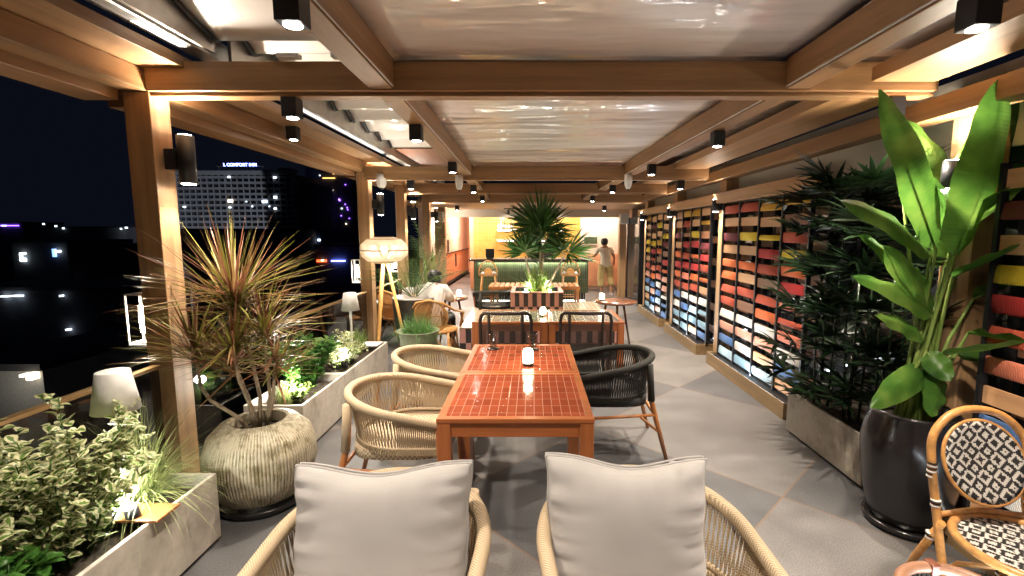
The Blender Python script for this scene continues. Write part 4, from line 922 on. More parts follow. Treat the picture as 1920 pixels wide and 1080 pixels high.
# ================================================================== PLANTERS AND POTS
def trough(label, x0, x1, y0, y1, h, mat, group, soil=.06):
    t = thing('planter_box', label, 'planter', ((x0 + x1) / 2, y0, 0), 0, group); w = (x1 - x0) / 2; L_ = y1 - y0; k = .022
    MB().box(-w, -w + k, 0, L_, .02, h).box(w - k, w, 0, L_, .02, h).box(-w + k, w - k, 0, k, .02, h).box(-w + k, w - k, L_ - k, L_, .02, h).build('box', M[mat], t, .004)
    MB().box(-w + .03, w - .03, .03, L_ - .03, 0, .02).build('base', M['black'], t)
    m = MB(); nx, ny = 10, int(L_ / .04); r = random.Random(5)
    for j in range(ny + 1):
        for i in range(nx + 1): m.v.append((-w + k + (2 * w - 2 * k) * i / nx, k + (L_ - 2 * k) * j / ny, h - soil + r.uniform(-.012, .014)))
    for j in range(ny):
        for i in range(nx): q = j * (nx + 1) + i; m.face((q, q + 1, q + nx + 2, q + nx + 1), 0, None, True)
    m.build('soil', M['soil'], t); return t
GP = 'pale stone planters along the railing'
trough('pale stone planter nearest the camera, full of variegated shrub and grass', -2.18, -1.715, .55, 2.444, .385, 'stone', GP)
trough('pale stone planter just behind the ribbed round pot', -2.18, -1.73, 3.45, 4.27, .385, 'stone', GP)
trough('pale stone planter reaching toward the second left post', -2.18, -1.73, 4.278, 5.56, .385, 'stone', GP)
trough('taupe concrete planter of dark palms at the foot of the racks', 2.16, 2.60, 2.95, 3.88, .36, 'concrete', 'taupe concrete planter')
tag(MB().box(-.20, .20, -.07, .07, 0, .012).build('wooden_board', M['chair_wood'], None, .002), 'thin orange wooden board laid across the nearest planter', 'board').location = (-1.88, 2.06, .386)
t = tag(MB().box(-.10, .10, -.04, .04, 0, .045).build('white_box', M['white'], None, .004), 'small white box lying on the soil beside the wooden board', 'box'); t.location = (-1.97, 1.98, .40)
t.rotation_euler = (0, 0, R(20))
tag(MB().box(-.16, .16, -.10, .10, 0, .012).build('white_tray', M['white'], None, .003), 'flat white tray on the end of the far planter', 'tray').location = (-1.93, 5.4, .387)

RP = thing('ribbed_pot', 'large round mottled ribbed pot holding the red spiky dragon tree', 'pot', (-1.70, 2.84, 0))
prof = [(.16, .055), (.24, .075), (.292, .16), (.318, .27), (.315, .36), (.285, .45), (.22, .515), (.165, .535), (.150, .528), (.145, .50), (.145, .44), (0, .44)]
def rib(a, z): return 1 + (.004 * math.sin(a * 5)) * min(1, max(0, (.56 - z) * 6)) if z < .53 else 1
pp = []
for (r0, z0), (r1, z1) in zip(prof, prof[1:]):
    for k in range(5): f = k / 5; pp.append((r0 + (r1 - r0) * f, z0 + (z1 - z0) * f))
pp.append(prof[-1])
MB().lathe(pp, 176, fn=rib).build('pot', M['ribbed'], RP); MB().lathe([(0, .0), (.235, 0), (.255, .02), (.26, .045), (.245, .05), (.23, .03), (0, .03)], 48).build('saucer', M['blackgloss'], RP); MB().lathe([(0, .465), (.144, .46)], 24).build('soil', M['soil'], RP)
BP = thing('tall_black_pot', 'tall bulging glossy black pot with the broad-leaved plant', 'pot', (2.165, 2.59, 0))
KB = .885
MB().lathe([(r * KB, z * .95) for r, z in [(.19, .045), (.205, .06), (.235, .18), (.268, .36), (.275, .50), (.262, .62), (.238, .70), (.235, .72), (.228, .725), (.222, .71), (.225, .64), (0, .64)]], 64).build('pot', M['blackgloss'], BP)
MB().lathe([(0, 0), (.185, 0), (.205, .02), (.207, .040), (.19, .043), (0, .042)], 48).build('saucer', M['blackgloss'], BP); MB().lathe([(0, .632), (.198, .622)], 32).build('soil', M['soil'], BP)
DP = thing('tall_dark_pot', 'tall tapered dark streaked pot of the feathery palm, behind the tripod lamp', 'pot', (-1.56, 6.20, 0))
MB().lathe([(.13, 0), (.16, .05), (.225, .30), (.265, .55), (.275, .80), (.280, .835), (.262, .835), (.255, .79), (0, .79)], 48).build('pot', M['darkpot'], DP); MB().lathe([(.281, .826), (.284, .834), (.281, .842), (.262, .842)], 48).build('rim', M['grey_metal'], DP)
UR = thing('glazed_urn', 'sage green glazed urn with drooping fine grass', 'pot', (-1.14, 4.66, 0))
MB().lathe([(.12, 0), (.135, .02), (.165, .15), (.185, .32), (.175, .45), (.160, .53), (.165, .56), (.175, .57), (.18, .63), (.205, .70), (.215, .71), (.205, .715), (.18, .69), (0, .68)], 48).build('urn', M['urn'], UR)

# ================================================================== PLANTS
M['drac'] = [mleaf('dragon_red', [(.20, .075, .045), (.26, .12, .06)], .35, .25), mleaf('dragon_olive', [(.16, .17, .03), (.26, .24, .05)], .35, .25), mleaf('dragon_straw', [(.42, .30, .12), (.34, .20, .10)], .35, .25)]
M['bark'] = mplain('pale_bark', (.26, .20, .13), .8, 0, .35, 30, .6)
M['green'] = mleaf('mid_green_leaf', [(.03, .10, .015), (.07, .19, .03)]); M['palm'] = mleaf('palm_green_leaf', [(.016, .065, .014), (.06, .16, .03)], .3, .2)
M['banana'] = mleaf('broad_green_leaf', [(.025, .080, .012), (.06, .15, .022), (.13, .22, .04)], .3, .35, 5); mb_, tb_, bb_ = M.get('x', None) or (M['banana'], M['banana'].node_tree, M['banana'].node_tree.nodes['Principled BSDF'])
uvn = N(tb_, 'ShaderNodeUVMap'); wv = N(tb_, 'ShaderNodeTexWave', bands_direction='Y'); wv.inputs['Scale'].default_value = 14; wv.inputs['Distortion'].default_value = .8; L(tb_, uvn.outputs[0], wv.inputs[0]); bump(tb_, bb_, wv.outputs[1], .25, .004)
M['darkpalm'] = mleaf('dark_unlit_palm_leaf', [(.005, .015, .007), (.015, .034, .011)], .32, .06)  # dark leaf colour lowered further for want of light on these palms
M['varieg'] = mleaf('variegated_leaf', [(.08, .17, .03), (.15, .24, .05)], .4, .3, 9, (.62, .62, .38)); M['grass'] = mleaf('pale_grass', [(.18, .26, .08), (.40, .42, .18)], .5, .3, 20); M['lime'] = mleaf('lime_leaf', [(.13, .24, .04), (.28, .36, .10)], .4, .3)
M['finegrass'] = mleaf('fine_green_grass', [(.04, .12, .02), (.09, .22, .04)], .5, .2); M['cycad'] = mleaf('cycad_green', [(.025, .075, .012), (.09, .17, .03)], .35, .25)
def rdir(zmin=-.3, zmax=1):
    z = rnd.uniform(zmin, zmax); a = rnd.uniform(0, 2 * math.pi); r = math.sqrt(max(0, 1 - z * z)); return V((r * math.cos(a), r * math.sin(a), z))

# dragon tree in the ribbed pot
DT = thing('dragon_tree', 'spiky red and olive dragon tree with bare cane stems in the ribbed pot', 'plant', (-1.70, 2.84, .46))
crowns = [((-.10, .0, .82), 185, .60, .0), ((.02, .08, .62), 110, .46, 0), ((-.30, -.08, .52), 110, .42, -.1), ((-.06, -.10, .52), 110, .42, -.1), ((-.20, .10, .40), 70, .38, -.2), ((.12, .0, .42), 60, .36, -.2)]
m = MB()
for (c, n, ln, zm) in crowns:
    c = V(c)
    for k in range(n):
        d = rdir(-.35 + zm, 1); d.z = d.z * .9 + .30; f = k / n
        m.blade(c + V((0, 0, rnd.uniform(-.10, .06))), d, ln * rnd.uniform(.65, 1.05), rnd.uniform(.009, .015), rnd.uniform(.0, .25), 5, rnd.choice((0, 0, 1, 1, 2)), .2, basew=.7)
m.build('foliage', M['drac'], DT)
stems = [[(0, 0, 0), (.01, .01, .2), (-.02, .0, .45), (-.12, 0, .75)], [(.03, .02, 0), (.05, .05, .2), (.03, .07, .4), (.02, .08, .58)], [(-.05, -.02, 0), (-.10, -.05, .10), (-.22, -.10, .22), (-.29, -.08, .30), (-.30, -.08, .5)], [(-.01, -.03, 0), (-.02, -.06, .2), (-.05, -.09, .35), (-.06, -.10, .5)], [(-.03, .03, 0), (-.1, .06, .2), (-.19, .1, .38)], [(.04, 0, 0), (.09, .01, .2), (.12, 0, .4)]]
for s in stems: MB().tube(s, [.013] + [.011] * (len(s) - 2) + [.009], 8).build('stem', M['bark'], DT)

def shrub(name, label, loc, rx, ry, rz, n, ls, mat, ns=14, group=None, up=.3, wr=.55, zc=0):
    t = thing(name, label, 'plant', loc, 0, group); m = MB(); st = MB()
    for k in range(ns):
        a = rnd.uniform(0, 6.28); q = rnd.uniform(.1, 1) ** .6
        tip = V((rx * q * math.cos(a), ry * q * math.sin(a), rz * rnd.uniform(.55, 1) * (1 - .35 * q * q) + zc)); b = V((tip.x * .25, tip.y * .4, 0)); md = (b + tip) / 2 + V((rnd.uniform(-.03, .03), rnd.uniform(-.03, .03), .04))
        pts = [b, md, tip]; st.tube(pts, [.005, .004, .002], 5)
        for i in range(n // ns):
            f = rnd.uniform(.10, 1.0) ** .8; p = (b.lerp(md, f * 2) if f < .5 else md.lerp(tip, f * 2 - 1)) + rdir(-1, 1) * rnd.uniform(0, .05)
            d = rdir(-.25, .8); d.z += up; m.leaf(p, d, ls * rnd.uniform(.65, 1.2), ls * wr * rnd.uniform(.8, 1.15), droop=rnd.uniform(.2, .9))
    m.build('foliage', M[mat], t); st.build('stems', M['green'], t); return t
shrub('variegated_shrub', 'cream edged variegated shrub filling the nearest planter', (-1.93, 1.84, .33), .27, .44, .70, 3400, .046, 'varieg', 54, wr=.8)
shrub('green_shrub', 'low dark green broad-leaved shrub at the lower left corner', (-1.83, 1.38, .33), .13, .26, .26, 520, .085, 'green', 26, wr=.42)
shrub('green_shrub', 'leafy green bush behind the dragon tree in the middle planter', (-1.98, 4.0, .33), .26, .42, .55, 1500, .055, 'green', 30, wr=.6)
shrub('variegated_shrub', 'pale cream shrub glowing under the lamp in the far planter', (-1.95, 4.72, .33), .20, .38, .36, 1100, .04, 'varieg', 26, wr=.75)
shrub('lime_shrub', 'bright lime plant lit by the spike light in the middle planter', (-1.90, 3.72, .33), .13, .14, .16, 260, .05, 'lime', 10, wr=.4)
shrub('lime_shrub', 'yellow green bush just before the white lamp in the far planter', (-2.05, 4.35, .33), .15, .2, .42, 500, .05, 'lime', 12, wr=.6)
def tuft(name, label, loc, n, ln, mat, w=.003, spread=.9, droop=1.3, r=.04, cat='plant', fw=.5):
    t = thing(name, label, cat, loc); m = MB()
    for k in range(n):
        a = rnd.uniform(0, 6.28); q = rnd.uniform(0, spread); d = V((q * math.cos(a), q * math.sin(a), 1)); m.blade((rnd.uniform(-r, r), rnd.uniform(-r, r), 0), d, ln * rnd.uniform(.5, 1.1), w, droop * rnd.uniform(.4, 1.3), 6, 0, .1, basew=.9)
    m.build('foliage', M[mat], t); return t
tuft('fountain_grass', 'pale arching fountain grass at the end of the nearest planter', (-1.95, 2.24, .33), 620, .52, 'grass', .0032, .95, 1.9)
tuft('grass_tuft', 'short upright grass tuft in the middle planter beside the ribbed pot', (-1.92, 3.56, .33), 130, .20, 'grass', .004, .35, .5)
tuft('grass_tuft', 'grass blades at the far end of the far planter', (-1.95, 5.2, .33), 160, .3, 'lime', .006, .5, 1.0)
tuft('fine_grass', 'dome of fine green grass spilling over the sage urn', (-1.14, 4.66, .67), 1100, .26, 'finegrass', .0028, 1.0, 2.6, .13)

# broad leaves in the black pot
BF = thing('broad_leaved_plant', 'tall plant with broad paddle leaves in the glossy black pot', 'plant', (2.165, 2.59, .63)); O = V((2.165, 2.59, .63))
def paddle(m, st, b, tip, w, y0, y1, side=None, root=(0, 0), seg=12, bow=.05, twist=0):
    B = at(b[0], b[1], y0) - O; T = at(tip[0], tip[1], y1) - O; ax = T - B; L_ = ax.length; d = ax.normalized()
    sd = d.cross(V((0, 1, 0))).normalized(); sd = Matrix.Rotation(twist * .55, 3, d) @ sd; nr = sd.cross(d); q0 = len(m.v); nc = 6; w = w * 1.15
    ph = rnd.uniform(0, 6)
    for i in range(seg + 1):
        t = i / seg; c = B + ax * t + nr * (-bow * math.sin(math.pi * t)) * L_ + V((0, 0, -.10 * L_ * t * t)) + V((0, 0, .10 * L_ * t))
        ww = w * (math.sin(math.pi * min(1, (t * .92 + .06)) ** .85) ** .62) if 0 < i < seg else w * .04
        for j in range(nc + 1):
            u = j / nc * 2 - 1; m.v.append(tuple(c + sd * u * ww / 2 + nr * (abs(u) * ww * .16 + .008 * math.sin(t * 17 + ph + u) * abs(u) + .004 * math.sin(t * 60) * u * u)))
    for i in range(seg):
        for j in range(nc):
            q = q0 + i * (nc + 1) + j; m.face((q, q + 1, q + nc + 2, q + nc + 1), 0, ((j / nc, i / seg), ((j + 1) / nc, i / seg), ((j + 1) / nc, (i + 1) / seg), (j / nc, (i + 1) / seg)), True)
    rt = V((root[0], root[1], 0)); md = rt.lerp(B, .6) + V((0, 0, .05)); st.tube([rt, md, B, B + ax * .5, B + ax * .93], [.013, .010, .007, .0045, .0015], 6)
m = MB(); st = MB()
for a in [((1755, 470), (1648, 168), .17, 2.62, 2.55, 0), ((1800, 480), (1742, 330), .16, 2.75, 2.62, .4), ((1782, 500), (1738, 385), .17, 2.8, 2.75, .0), ((1790, 480), (1885, 135), .23, 2.55, 2.45, .2),
          ((1815, 450), (1930, 150), .26, 2.75, 2.60, -.3), ((1800, 440), (1945, 330), .22, 2.7, 2.4, .9), ((1745, 480), (1573, 376), .15, 2.65, 2.45, 1.2), ((1742, 592), (1655, 460), .15, 2.62, 2.50, .5), ((1744, 596), (1598, 518), .10, 2.60, 2.42, 1.0),
          ((1745, 590), (1712, 500), .09, 2.64, 2.6, .2), ((1785, 520), (1918, 458), .15, 2.6, 2.35, 1.3), ((1765, 665), (1935, 640), .10, 2.55, 2.25, 1.2), ((1815, 625), (1960, 645), .10, 2.55, 2.2, 1.2), ((1790, 660), (1925, 700), .07, 2.6, 2.4, 1.2),
          ((1742, 690), (1634, 765), .13, 2.62, 2.35, 1.0), ((1762, 700), (1745, 782), .12, 2.55, 2.45, .2), ((1738, 660), (1782, 715), .11, 2.55, 2.45, .6), ((1795, 420), (1840, 235), .20, 2.75, 2.7, .3), ((1835, 400), (1900, 240), .2, 2.8, 2.75, -.2), ((1690, 350), (1760, 380), .12, 2.8, 2.75, .8), ((1790, 430), (1690, 290), .13, 2.8, 2.85, .6), ((1740, 560), (1612, 440), .11, 2.7, 2.62, .9), ((1825, 560), (1915, 520), .12, 2.6, 2.45, .9), ((1735, 640), (1640, 590), .08, 2.6, 2.5, .7), ((1800, 380), (1700, 225), .12, 2.85, 2.9, .3)]:
    paddle(m, st, a[0], a[1], a[2], a[3], a[4], None, (rnd.uniform(-.08, .08), rnd.uniform(-.06, .06)), twist=a[5])
m.build('foliage', M['banana'], BF); st.build('leaf_stalks', M['lime'], BF)

# fans
def fan(m, c, axis, nrm, rad, n=13, spread=2.6, w=.028, droop=.5, mi=0, start=0.0):
    axis = V(axis).normalized(); nrm = V(nrm); nrm = (nrm - axis * nrm.dot(axis)).normalized(); sd = axis.cross(nrm)
    for k in range(n):
        a = (k / (n - 1) - .5) * spread + rnd.uniform(-.05, .05); d = axis * math.cos(a) + sd * math.sin(a) + nrm * rnd.uniform(-.12, .12)
        m.blade(V(c) + d * start, d, rad * rnd.uniform(.85, 1.08) * (1 - .12 * abs(a)), w, droop * rnd.uniform(.5, 1.3), 4, mi, .22, nrm.cross(d), basew=.35)
def frond(m, st, b, d, L_, n=26, ll=.16, w=.008, droop=1.2, vee=.5, matst=0):
    p = V(b); dd = V(d).normalized(); pts = [p.copy()]
    sg = n
    for i in range(sg):
        t = i / sg; dd = (dd + V((0, 0, -droop / sg * (t + .2)))).normalized(); p = p + dd * L_ / sg; pts.append(p.copy())
        sd = dd.cross(V((0, 0, 1))); sd = sd.normalized() if sd.length > .05 else V((1, 0, 0)); up = sd.cross(dd)
        if t > .15:
            l = ll * math.sin(math.pi * (t * .85 + .12)) ** .7
            for s in (-1, 1): m.blade(p, sd * s + dd * .45 + up * vee, l, w, .35, 2, 0, .15, basew=.8)
    st.tube(pts, [.006 * (1 - .8 * i / sg) for i in range(sg + 1)], 5)
# dark lady palms in the concrete planter
for k, (x, y, zs) in enumerate(((2.38, 3.08, (.6, .9, 1.2, 1.5, 1.75)), (2.36, 3.38, (.55, .85, 1.15, 1.45, 1.75, 2.02)), (2.32, 3.68, (.5, .8, 1.1, 1.4, 1.7, 1.95)))):
    t = thing('lady_palm', ['dark lady palm nearest the black pot in the concrete planter', 'tallest dark lady palm in the middle of the concrete planter', 'dark lady palm at the far end of the concrete planter, before the rack'][k], 'plant', (x, y, .31)); m = MB(); s = MB()
    for j in range(5): a = j * 1.3; s.tube([(.05 * math.cos(a), .05 * math.sin(a), 0), (.08 * math.cos(a), .08 * math.sin(a), zs[j % len(zs)] - .35)], .008, 6)
    for z in zs:
        for q in range(9):
            a = rnd.uniform(0, 6.28); el_ = rnd.uniform(.0, .8); d = V((math.cos(a), math.sin(a), el_)); b = V((.08 * math.cos(a), .08 * math.sin(a), z - .40)); c = b + d.normalized() * rnd.uniform(.12, .26)
            c.x = min(c.x, .20); s.tube([b, c], .0035, 5); fan(m, c, d + V((0, 0, .5)), V((0, 0, 1)), rnd.uniform(.20, .32), 10, 2.6, .034, .55)
    m.build('foliage', M['darkpalm'], t); s.build('canes', M['darkpalm'], t)
# tree palm in the striped planter, its understory
t = thing('fan_palm', 'dark green fan palm rising from the striped planter before the bar', 'plant', (.10, 7.92, .67)); m = MB(); s = MB()
for (c, r_, n) in (((.05, 0, 1.05), .66, 18), ((-.22, -.05, .62), .55, 12), ((.45, .02, .66), .52, 11), ((.1, .1, .85), .5, 6)):
    s.tube([(c[0] * .25, c[1] * .3, 0), (c[0] * .7, c[1] * .6, c[2] * .6), c], [.022, .017, .013], 8)
    for q in range(n):
        d = rdir(-.1, 1); d.z += .15; d.normalize(); cc = V(c) + d * .06; m2 = V((rnd.uniform(-1, 1), rnd.uniform(-1, 1), .6))
        fan(m, cc, d, m2, r_ * rnd.uniform(.75, 1.0), 9, 1.4, .038, .3, 0, .05)
m.build('foliage', M['palm'], t); s.build('stem', M['bark'], t)
tuft('striped_spider_plant', 'bright green arching plant lit from below in the striped planter', (.10, 7.72, .67), 90, .52, 'lime', .035, .9, .9, .10)
shrub('ground_fern', 'low green groundcover around the edge of the striped planter', (.08, 7.85, .66), .34, .26, .10, 420, .05, 'green', 24)
for k, (x, y) in enumerate(((-.10, 7.66), (.28, 7.64))):
    t = thing('spike_light', ['bright garden spike light in the striped planter, left', 'bright garden spike light in the striped planter, right'][k], 'garden light', (x, y, .68)); MB().tube([(0, 0, 0), (0, .02, .07)], .03, 14).build('housing', M['black'], t); MB().lathe([(0, .074), (.028, .074)], 14, (0, .02, 0)).build('lens', M['lens'], t); lamp('POINT', (0, .02, .13), 7, t, (1, .97, .85), .03)
for k, (x, y, z, p, l) in enumerate(((-1.80, 2.02, .36, 7, 'spike light hidden in the variegated shrub of the nearest planter'), (-1.88, 3.66, .36, 8, 'glaring spike light in the middle planter behind the ribbed pot'), (-1.84, 4.55, .36, 5, 'spike light under the pale shrub of the far planter'))):
    t = thing('spike_light', l, 'garden light', (x, y, z)); MB().tube([(0, 0, 0), (-.02, 0, .08)], .028, 14).build('housing', M['black'], t); MB().lathe([(0, .083), (.026, .083)], 14, (-.02, 0, 0)).build('lens', M['lens'], t)
    lamp('POINT', (-.02, 0, .16), p, t, (1, .97, .86), .03)
# cycad in the dark pot, bamboo palm beyond it
t = thing('cycad_palm', 'feathery arching palm growing from the tall dark pot', 'plant', (-1.56, 6.20, .79)); m = MB(); s = MB()
for k in range(20): a = k * 2.4; q = .35 + .95 * (k % 5) / 4; frond(m, s, (.02 * math.cos(a), .02 * math.sin(a), .03), (q * math.cos(a), q * math.sin(a), 1), rnd.uniform(.62, .85), 17, .14, .011, 1.3, .25)
m.build('foliage', M['cycad'], t); s.build('rachis', M['cycad'], t); MB().lathe([(0, 0), (.07, 0), (.06, .06), (.02, .1), (0, .1)], 12).build('trunk', M['bark'], t)
t = thing('areca_palm', 'tall airy bamboo palm behind the seated person by the left posts', 'plant', (-1.85, 8.6, 0)); m = MB(); s = MB()
for k in range(20):
    a = k * 2.4; q = .15 + .4 * (k % 4) / 3; z = .45 + .9 * (k % 6) / 5; s.tube([(.06 * math.cos(a), .06 * math.sin(a), .35), (.1 * math.cos(a), .1 * math.sin(a), z)], .009, 6); frond(m, s, (.1 * math.cos(a), .1 * math.sin(a), z), (q * math.cos(a), q * math.sin(a), 1), rnd.uniform(.7, 1.0), 15, .24, .014, 1.6, .1)
m.build('foliage', M['cycad'], t); s.build('canes', M['lime'], t); MB().lathe([(0, 0), (.16, 0), (.22, .35), (.2, .36), (0, .34)], 30).build('pot', M['darkpot'], t)
# ================================================================== PEOPLE
def skin(name, pts, edges, mat, parent, sub=2, root=0):
    "one continuous tapered surface grown around joints: pts = (x, y, z, radius)"
    me = bpy.data.meshes.new(name); me.from_pydata([p[:3] for p in pts], edges, []); o = bpy.data.objects.new(name, me); COL.objects.link(o)
    o.modifiers.new('skin', 'SKIN'); sv = me.skin_vertices[0].data
    for i, p in enumerate(pts): r = p[3]; sv[i].radius = r if isinstance(r, tuple) else (r, r); sv[i].use_root = (i == root)
    sd = o.modifiers.new('sub', 'SUBSURF'); sd.levels = sub; sd.render_levels = sub
    dg = bpy.context.evaluated_depsgraph_get(); ev = bpy.data.meshes.new_from_object(o.evaluated_get(dg)); bpy.data.objects.remove(o)
    ev.materials.clear(); ev.materials.append(mat)
    for p in ev.polygons: p.use_smooth = True
    ev.name = name; o = bpy.data.objects.new(name, ev); COL.objects.link(o); o.parent = parent; return o
def chainp(*idx): return [(a, b) for a, b in zip(idx, idx[1:])]
def hand(pts, edges, wrist, d, side, s=1.0):
    d = V(d).normalized(); side = V(side).normalized(); w = V(pts[wrist][:3]); n = len(pts); pts.append((*(w + d * .05 * s), (.030 * s, .016 * s))); edges.append((wrist, n))
    pc = w + d * .075 * s; nn = d.cross(side)
    for k, (o, l) in enumerate(((-.03, .055), (-.011, .068), (.009, .065), (.028, .05))):
        a = len(pts); p0 = pc + side * o * s; pts.append((*p0, .009 * s)); pts.append((*(p0 + d * l * .5 * s), .0085 * s)); pts.append((*(p0 + d * l * .9 * s + nn * .018 * s), .007 * s)); edges += [(n, a), (a, a + 1), (a + 1, a + 2)]
    a = len(pts); p0 = w + d * .035 * s - side * .035 * s; pts.append((*p0, .010 * s)); pts.append((*(p0 + d * .03 * s - side * .02 * s), .009 * s)); edges += [(n, a), (a, a + 1)]
def hair_cap(par, c):
    m = MB(); prof = [(0, -.105), (.05, -.10), (.078, -.07), (.094, -.03), (.099, .01), (.093, .05), (.072, .085), (.04, .105), (0, .112)]; pp = []
    for (r0, z0), (r1, z1) in zip(prof, prof[1:]):
        for k in range(4): pp.append((r0 + (r1 - r0) * k / 4, z0 + (z1 - z0) * k / 4))
    m.lathe(pp + [prof[-1]], 40, c, fn=lambda a, z: 1 + .035 * math.sin(a * 9 + z * 70) + .02 * math.sin(a * 17 - z * 130)); m.build('hair', M['hair'], par)
def head_feats(par, c, fwd):
    fwd = V(fwd).normalized(); sd = fwd.cross(V((0, 0, 1))).normalized(); c = V(c)
    for s in (-1, 1): MB().lathe([(0, -.03), (.012, -.02), (.018, .01), (.010, .03), (0, .032)], 10, tuple(c + sd * s * .078)).build('ear', M['skin'], par)
    m = MB()
    for s in (-1, 1): m.lathe([(0, -.011), (.011, 0), (0, .011)], 10, tuple(c + sd * s * .03 + fwd * .088))
    m.build('eyes', M['hair'], par); MB().tube([c + fwd * .09 + V((0, 0, .0)), c + fwd * .112 + V((0, 0, -.03)), c + fwd * .088 + V((0, 0, -.04))], [.008, .013, .008], 8).build('nose', M['skin'], par)
    MB().tube([c + fwd * .088 + sd * .022 + V((0, 0, -.062)), c + fwd * .094 + V((0, 0, -.064)), c + fwd * .088 - sd * .022 + V((0, 0, -.062))], .006, 6).build('lips', M['skin'], par)
# person standing at the right end of the bar, back to the camera, leaning on the counter with the left arm
PS = thing('person', 'person from behind in cream shirt and khaki trousers, standing at the bar end', 'person', (1.98, 12.75, 0), 0)
pts = [(0, 0, .84, (.115, .09)), (0, .03, 1.0, (.105, .075)), (-.01, .06, 1.16, (.11, .075)), (-.02, .09, 1.26, (.09, .06)), (-.03, .11, 1.32, .048), (-.03, .13, 1.40, (.076, .085)), (-.03, .135, 1.465, (.07, .08)),
       (-.17, .10, 1.24, .052), (-.27, .20, 1.06, .040), (-.36, .40, 1.02, .030), (.13, .10, 1.24, .052), (.22, .02, 1.04, .040), (.24, .14, .90, .029),
       (-.09, 0, .76, .095), (-.11, .03, .46, .062), (-.10, -.02, .10, .040), (-.10, .08, .035, .035), (-.11, .16, .025, .028), (.09, 0, .76, .095), (.12, .08, .46, .062), (.14, -.08, .12, .040), (.15, .01, .04, .035), (.16, .09, .03, .028)]
ed = chainp(0, 1, 2, 3, 4, 5, 6) + chainp(3, 7, 8, 9) + chainp(3, 10, 11, 12) + chainp(0, 13, 14, 15, 16, 17) + chainp(0, 18, 19, 20, 21, 22)
hand(pts, ed, 9, (-.4, .9, -.1), (1, .4, 0)); hand(pts, ed, 12, (0, .5, -.8), (1, 0, 0)); skin('body', pts, ed, M['skin'], PS)
skin('shirt', [(0, 0, .74, (.175, .145)), (0, 0, .82, (.175, .145)), (0, .03, 1.0, (.15, .115)), (-.01, .06, 1.16, (.165, .118)), (-.02, .09, 1.265, (.12, .09)), (-.18, .10, 1.235, .068), (-.25, .17, 1.11, .062), (.14, .10, 1.235, .068), (.20, .04, 1.10, .062)], chainp(0, 1, 2, 3, 4) + chainp(4, 5, 6) + chainp(4, 7, 8), M['cream_shirt'], PS)
skin('trousers', [(0, 0, .90, (.15, .12)), (-.10, 0, .74, .125), (-.125, .02, .45, .105), (-.12, -.01, .20, .10), (.10, 0, .74, .125), (.13, .07, .46, .10), (.15, -.06, .24, .095)], chainp(0, 1, 2, 3) + chainp(0, 4, 5, 6), M['khaki'], PS)
hair_cap(PS, (-.03, .118, 1.43)); head_feats(PS, (-.03, .145, 1.41), (0, 1, 0))
for s, y in ((-.11, .07), (.15, .0)): MB().tube([(s, y - .12, .035), (s, y, .038), (s, y + .10, .032)], [.036, .042, .034], 12).build('shoe', M['shoe'], PS)
# seated person in white at the small round table
PP = thing('person', 'dark haired person in white shirt seated at the small round table', 'person', (-1.36, 6.22, 0), R(-8))
pts = [(0, 0, .53, (.12, .10)), (0, .03, .70, (.10, .075)), (.0, .08, .86, (.11, .07)), (.01, .12, .95, (.09, .06)), (.01, .15, .995, .052), (.02, .19, 1.05, (.078, .085)), (.02, .20, 1.10, (.07, .078)),
       (-.15, .12, .93, .052), (-.21, .20, .74, .042), (-.14, .46, .765, .030), (.17, .12, .93, .052), (.24, .23, .76, .042), (.20, .50, .765, .030),
       (-.10, .08, .52, .09), (-.13, .45, .50, .065), (-.13, .50, .10, .042), (-.13, .58, .04, .035), (-.13, .66, .03, .028), (.10, .08, .52, .09), (.14, .45, .50, .065), (.14, .50, .10, .042), (.14, .58, .04, .035), (.14, .66, .03, .028)]
ed = chainp(0, 1, 2, 3, 4, 5, 6) + chainp(3, 7, 8, 9) + chainp(3, 10, 11, 12) + chainp(0, 13, 14, 15, 16, 17) + chainp(0, 18, 19, 20, 21, 22)
hand(pts, ed, 9, (.5, .8, 0), (.8, -.5, 0)); hand(pts, ed, 12, (-.3, .9, 0), (-.9, -.3, 0)); skin('body', pts, ed, M['skin'], PP)
m = MB(); rings = [(-.01, .46, .175, .135), (.0, .56, .18, .135), (.02, .68, .175, .13), (.045, .78, .185, .13), (.075, .87, .205, .125), (.095, .925, .205, .112), (.115, .965, .165, .095), (.13, .995, .105, .078), (.142, 1.02, .068, .062)]; nn = 36
for (cy, z, rx, ry) in rings:
    for k in range(nn): a = 2 * math.pi * k / nn; w_ = 1 + .02 * math.sin(a * 5 + z * 21) + .012 * math.sin(a * 9 - z * 33); m.v.append((rx * w_ * math.cos(a), cy + ry * w_ * math.sin(a), z))
for i in range(len(rings) - 1):
    for k in range(nn): l = (k + 1) % nn; m.face((i * nn + k, i * nn + l, (i + 1) * nn + l, (i + 1) * nn + k), 0, None, True)
for sx in (-1, 1): m.tube([(sx * .10, .10, .94), (sx * .17, .105, .925), (sx * .205, .13, .86), (sx * .225, .17, .79)], [.06, .072, .068, .062], 14)
m.build('shirt', M['shirt_white'], PP)
skin('trousers', [(0, 0, .50, (.16, .12)), (-.10, .08, .53, .10), (-.13, .46, .51, .078), (-.13, .50, .14, .055), (.10, .08, .53, .10), (.14, .46, .51, .078), (.14, .50, .14, .055)], chainp(0, 1, 2, 3) + chainp(0, 4, 5, 6), M['darkmetal'], PP)
hair_cap(PP, (.02, .172, 1.075)); head_feats(PP, (.02, .20, 1.05), (0, 1, -.3))

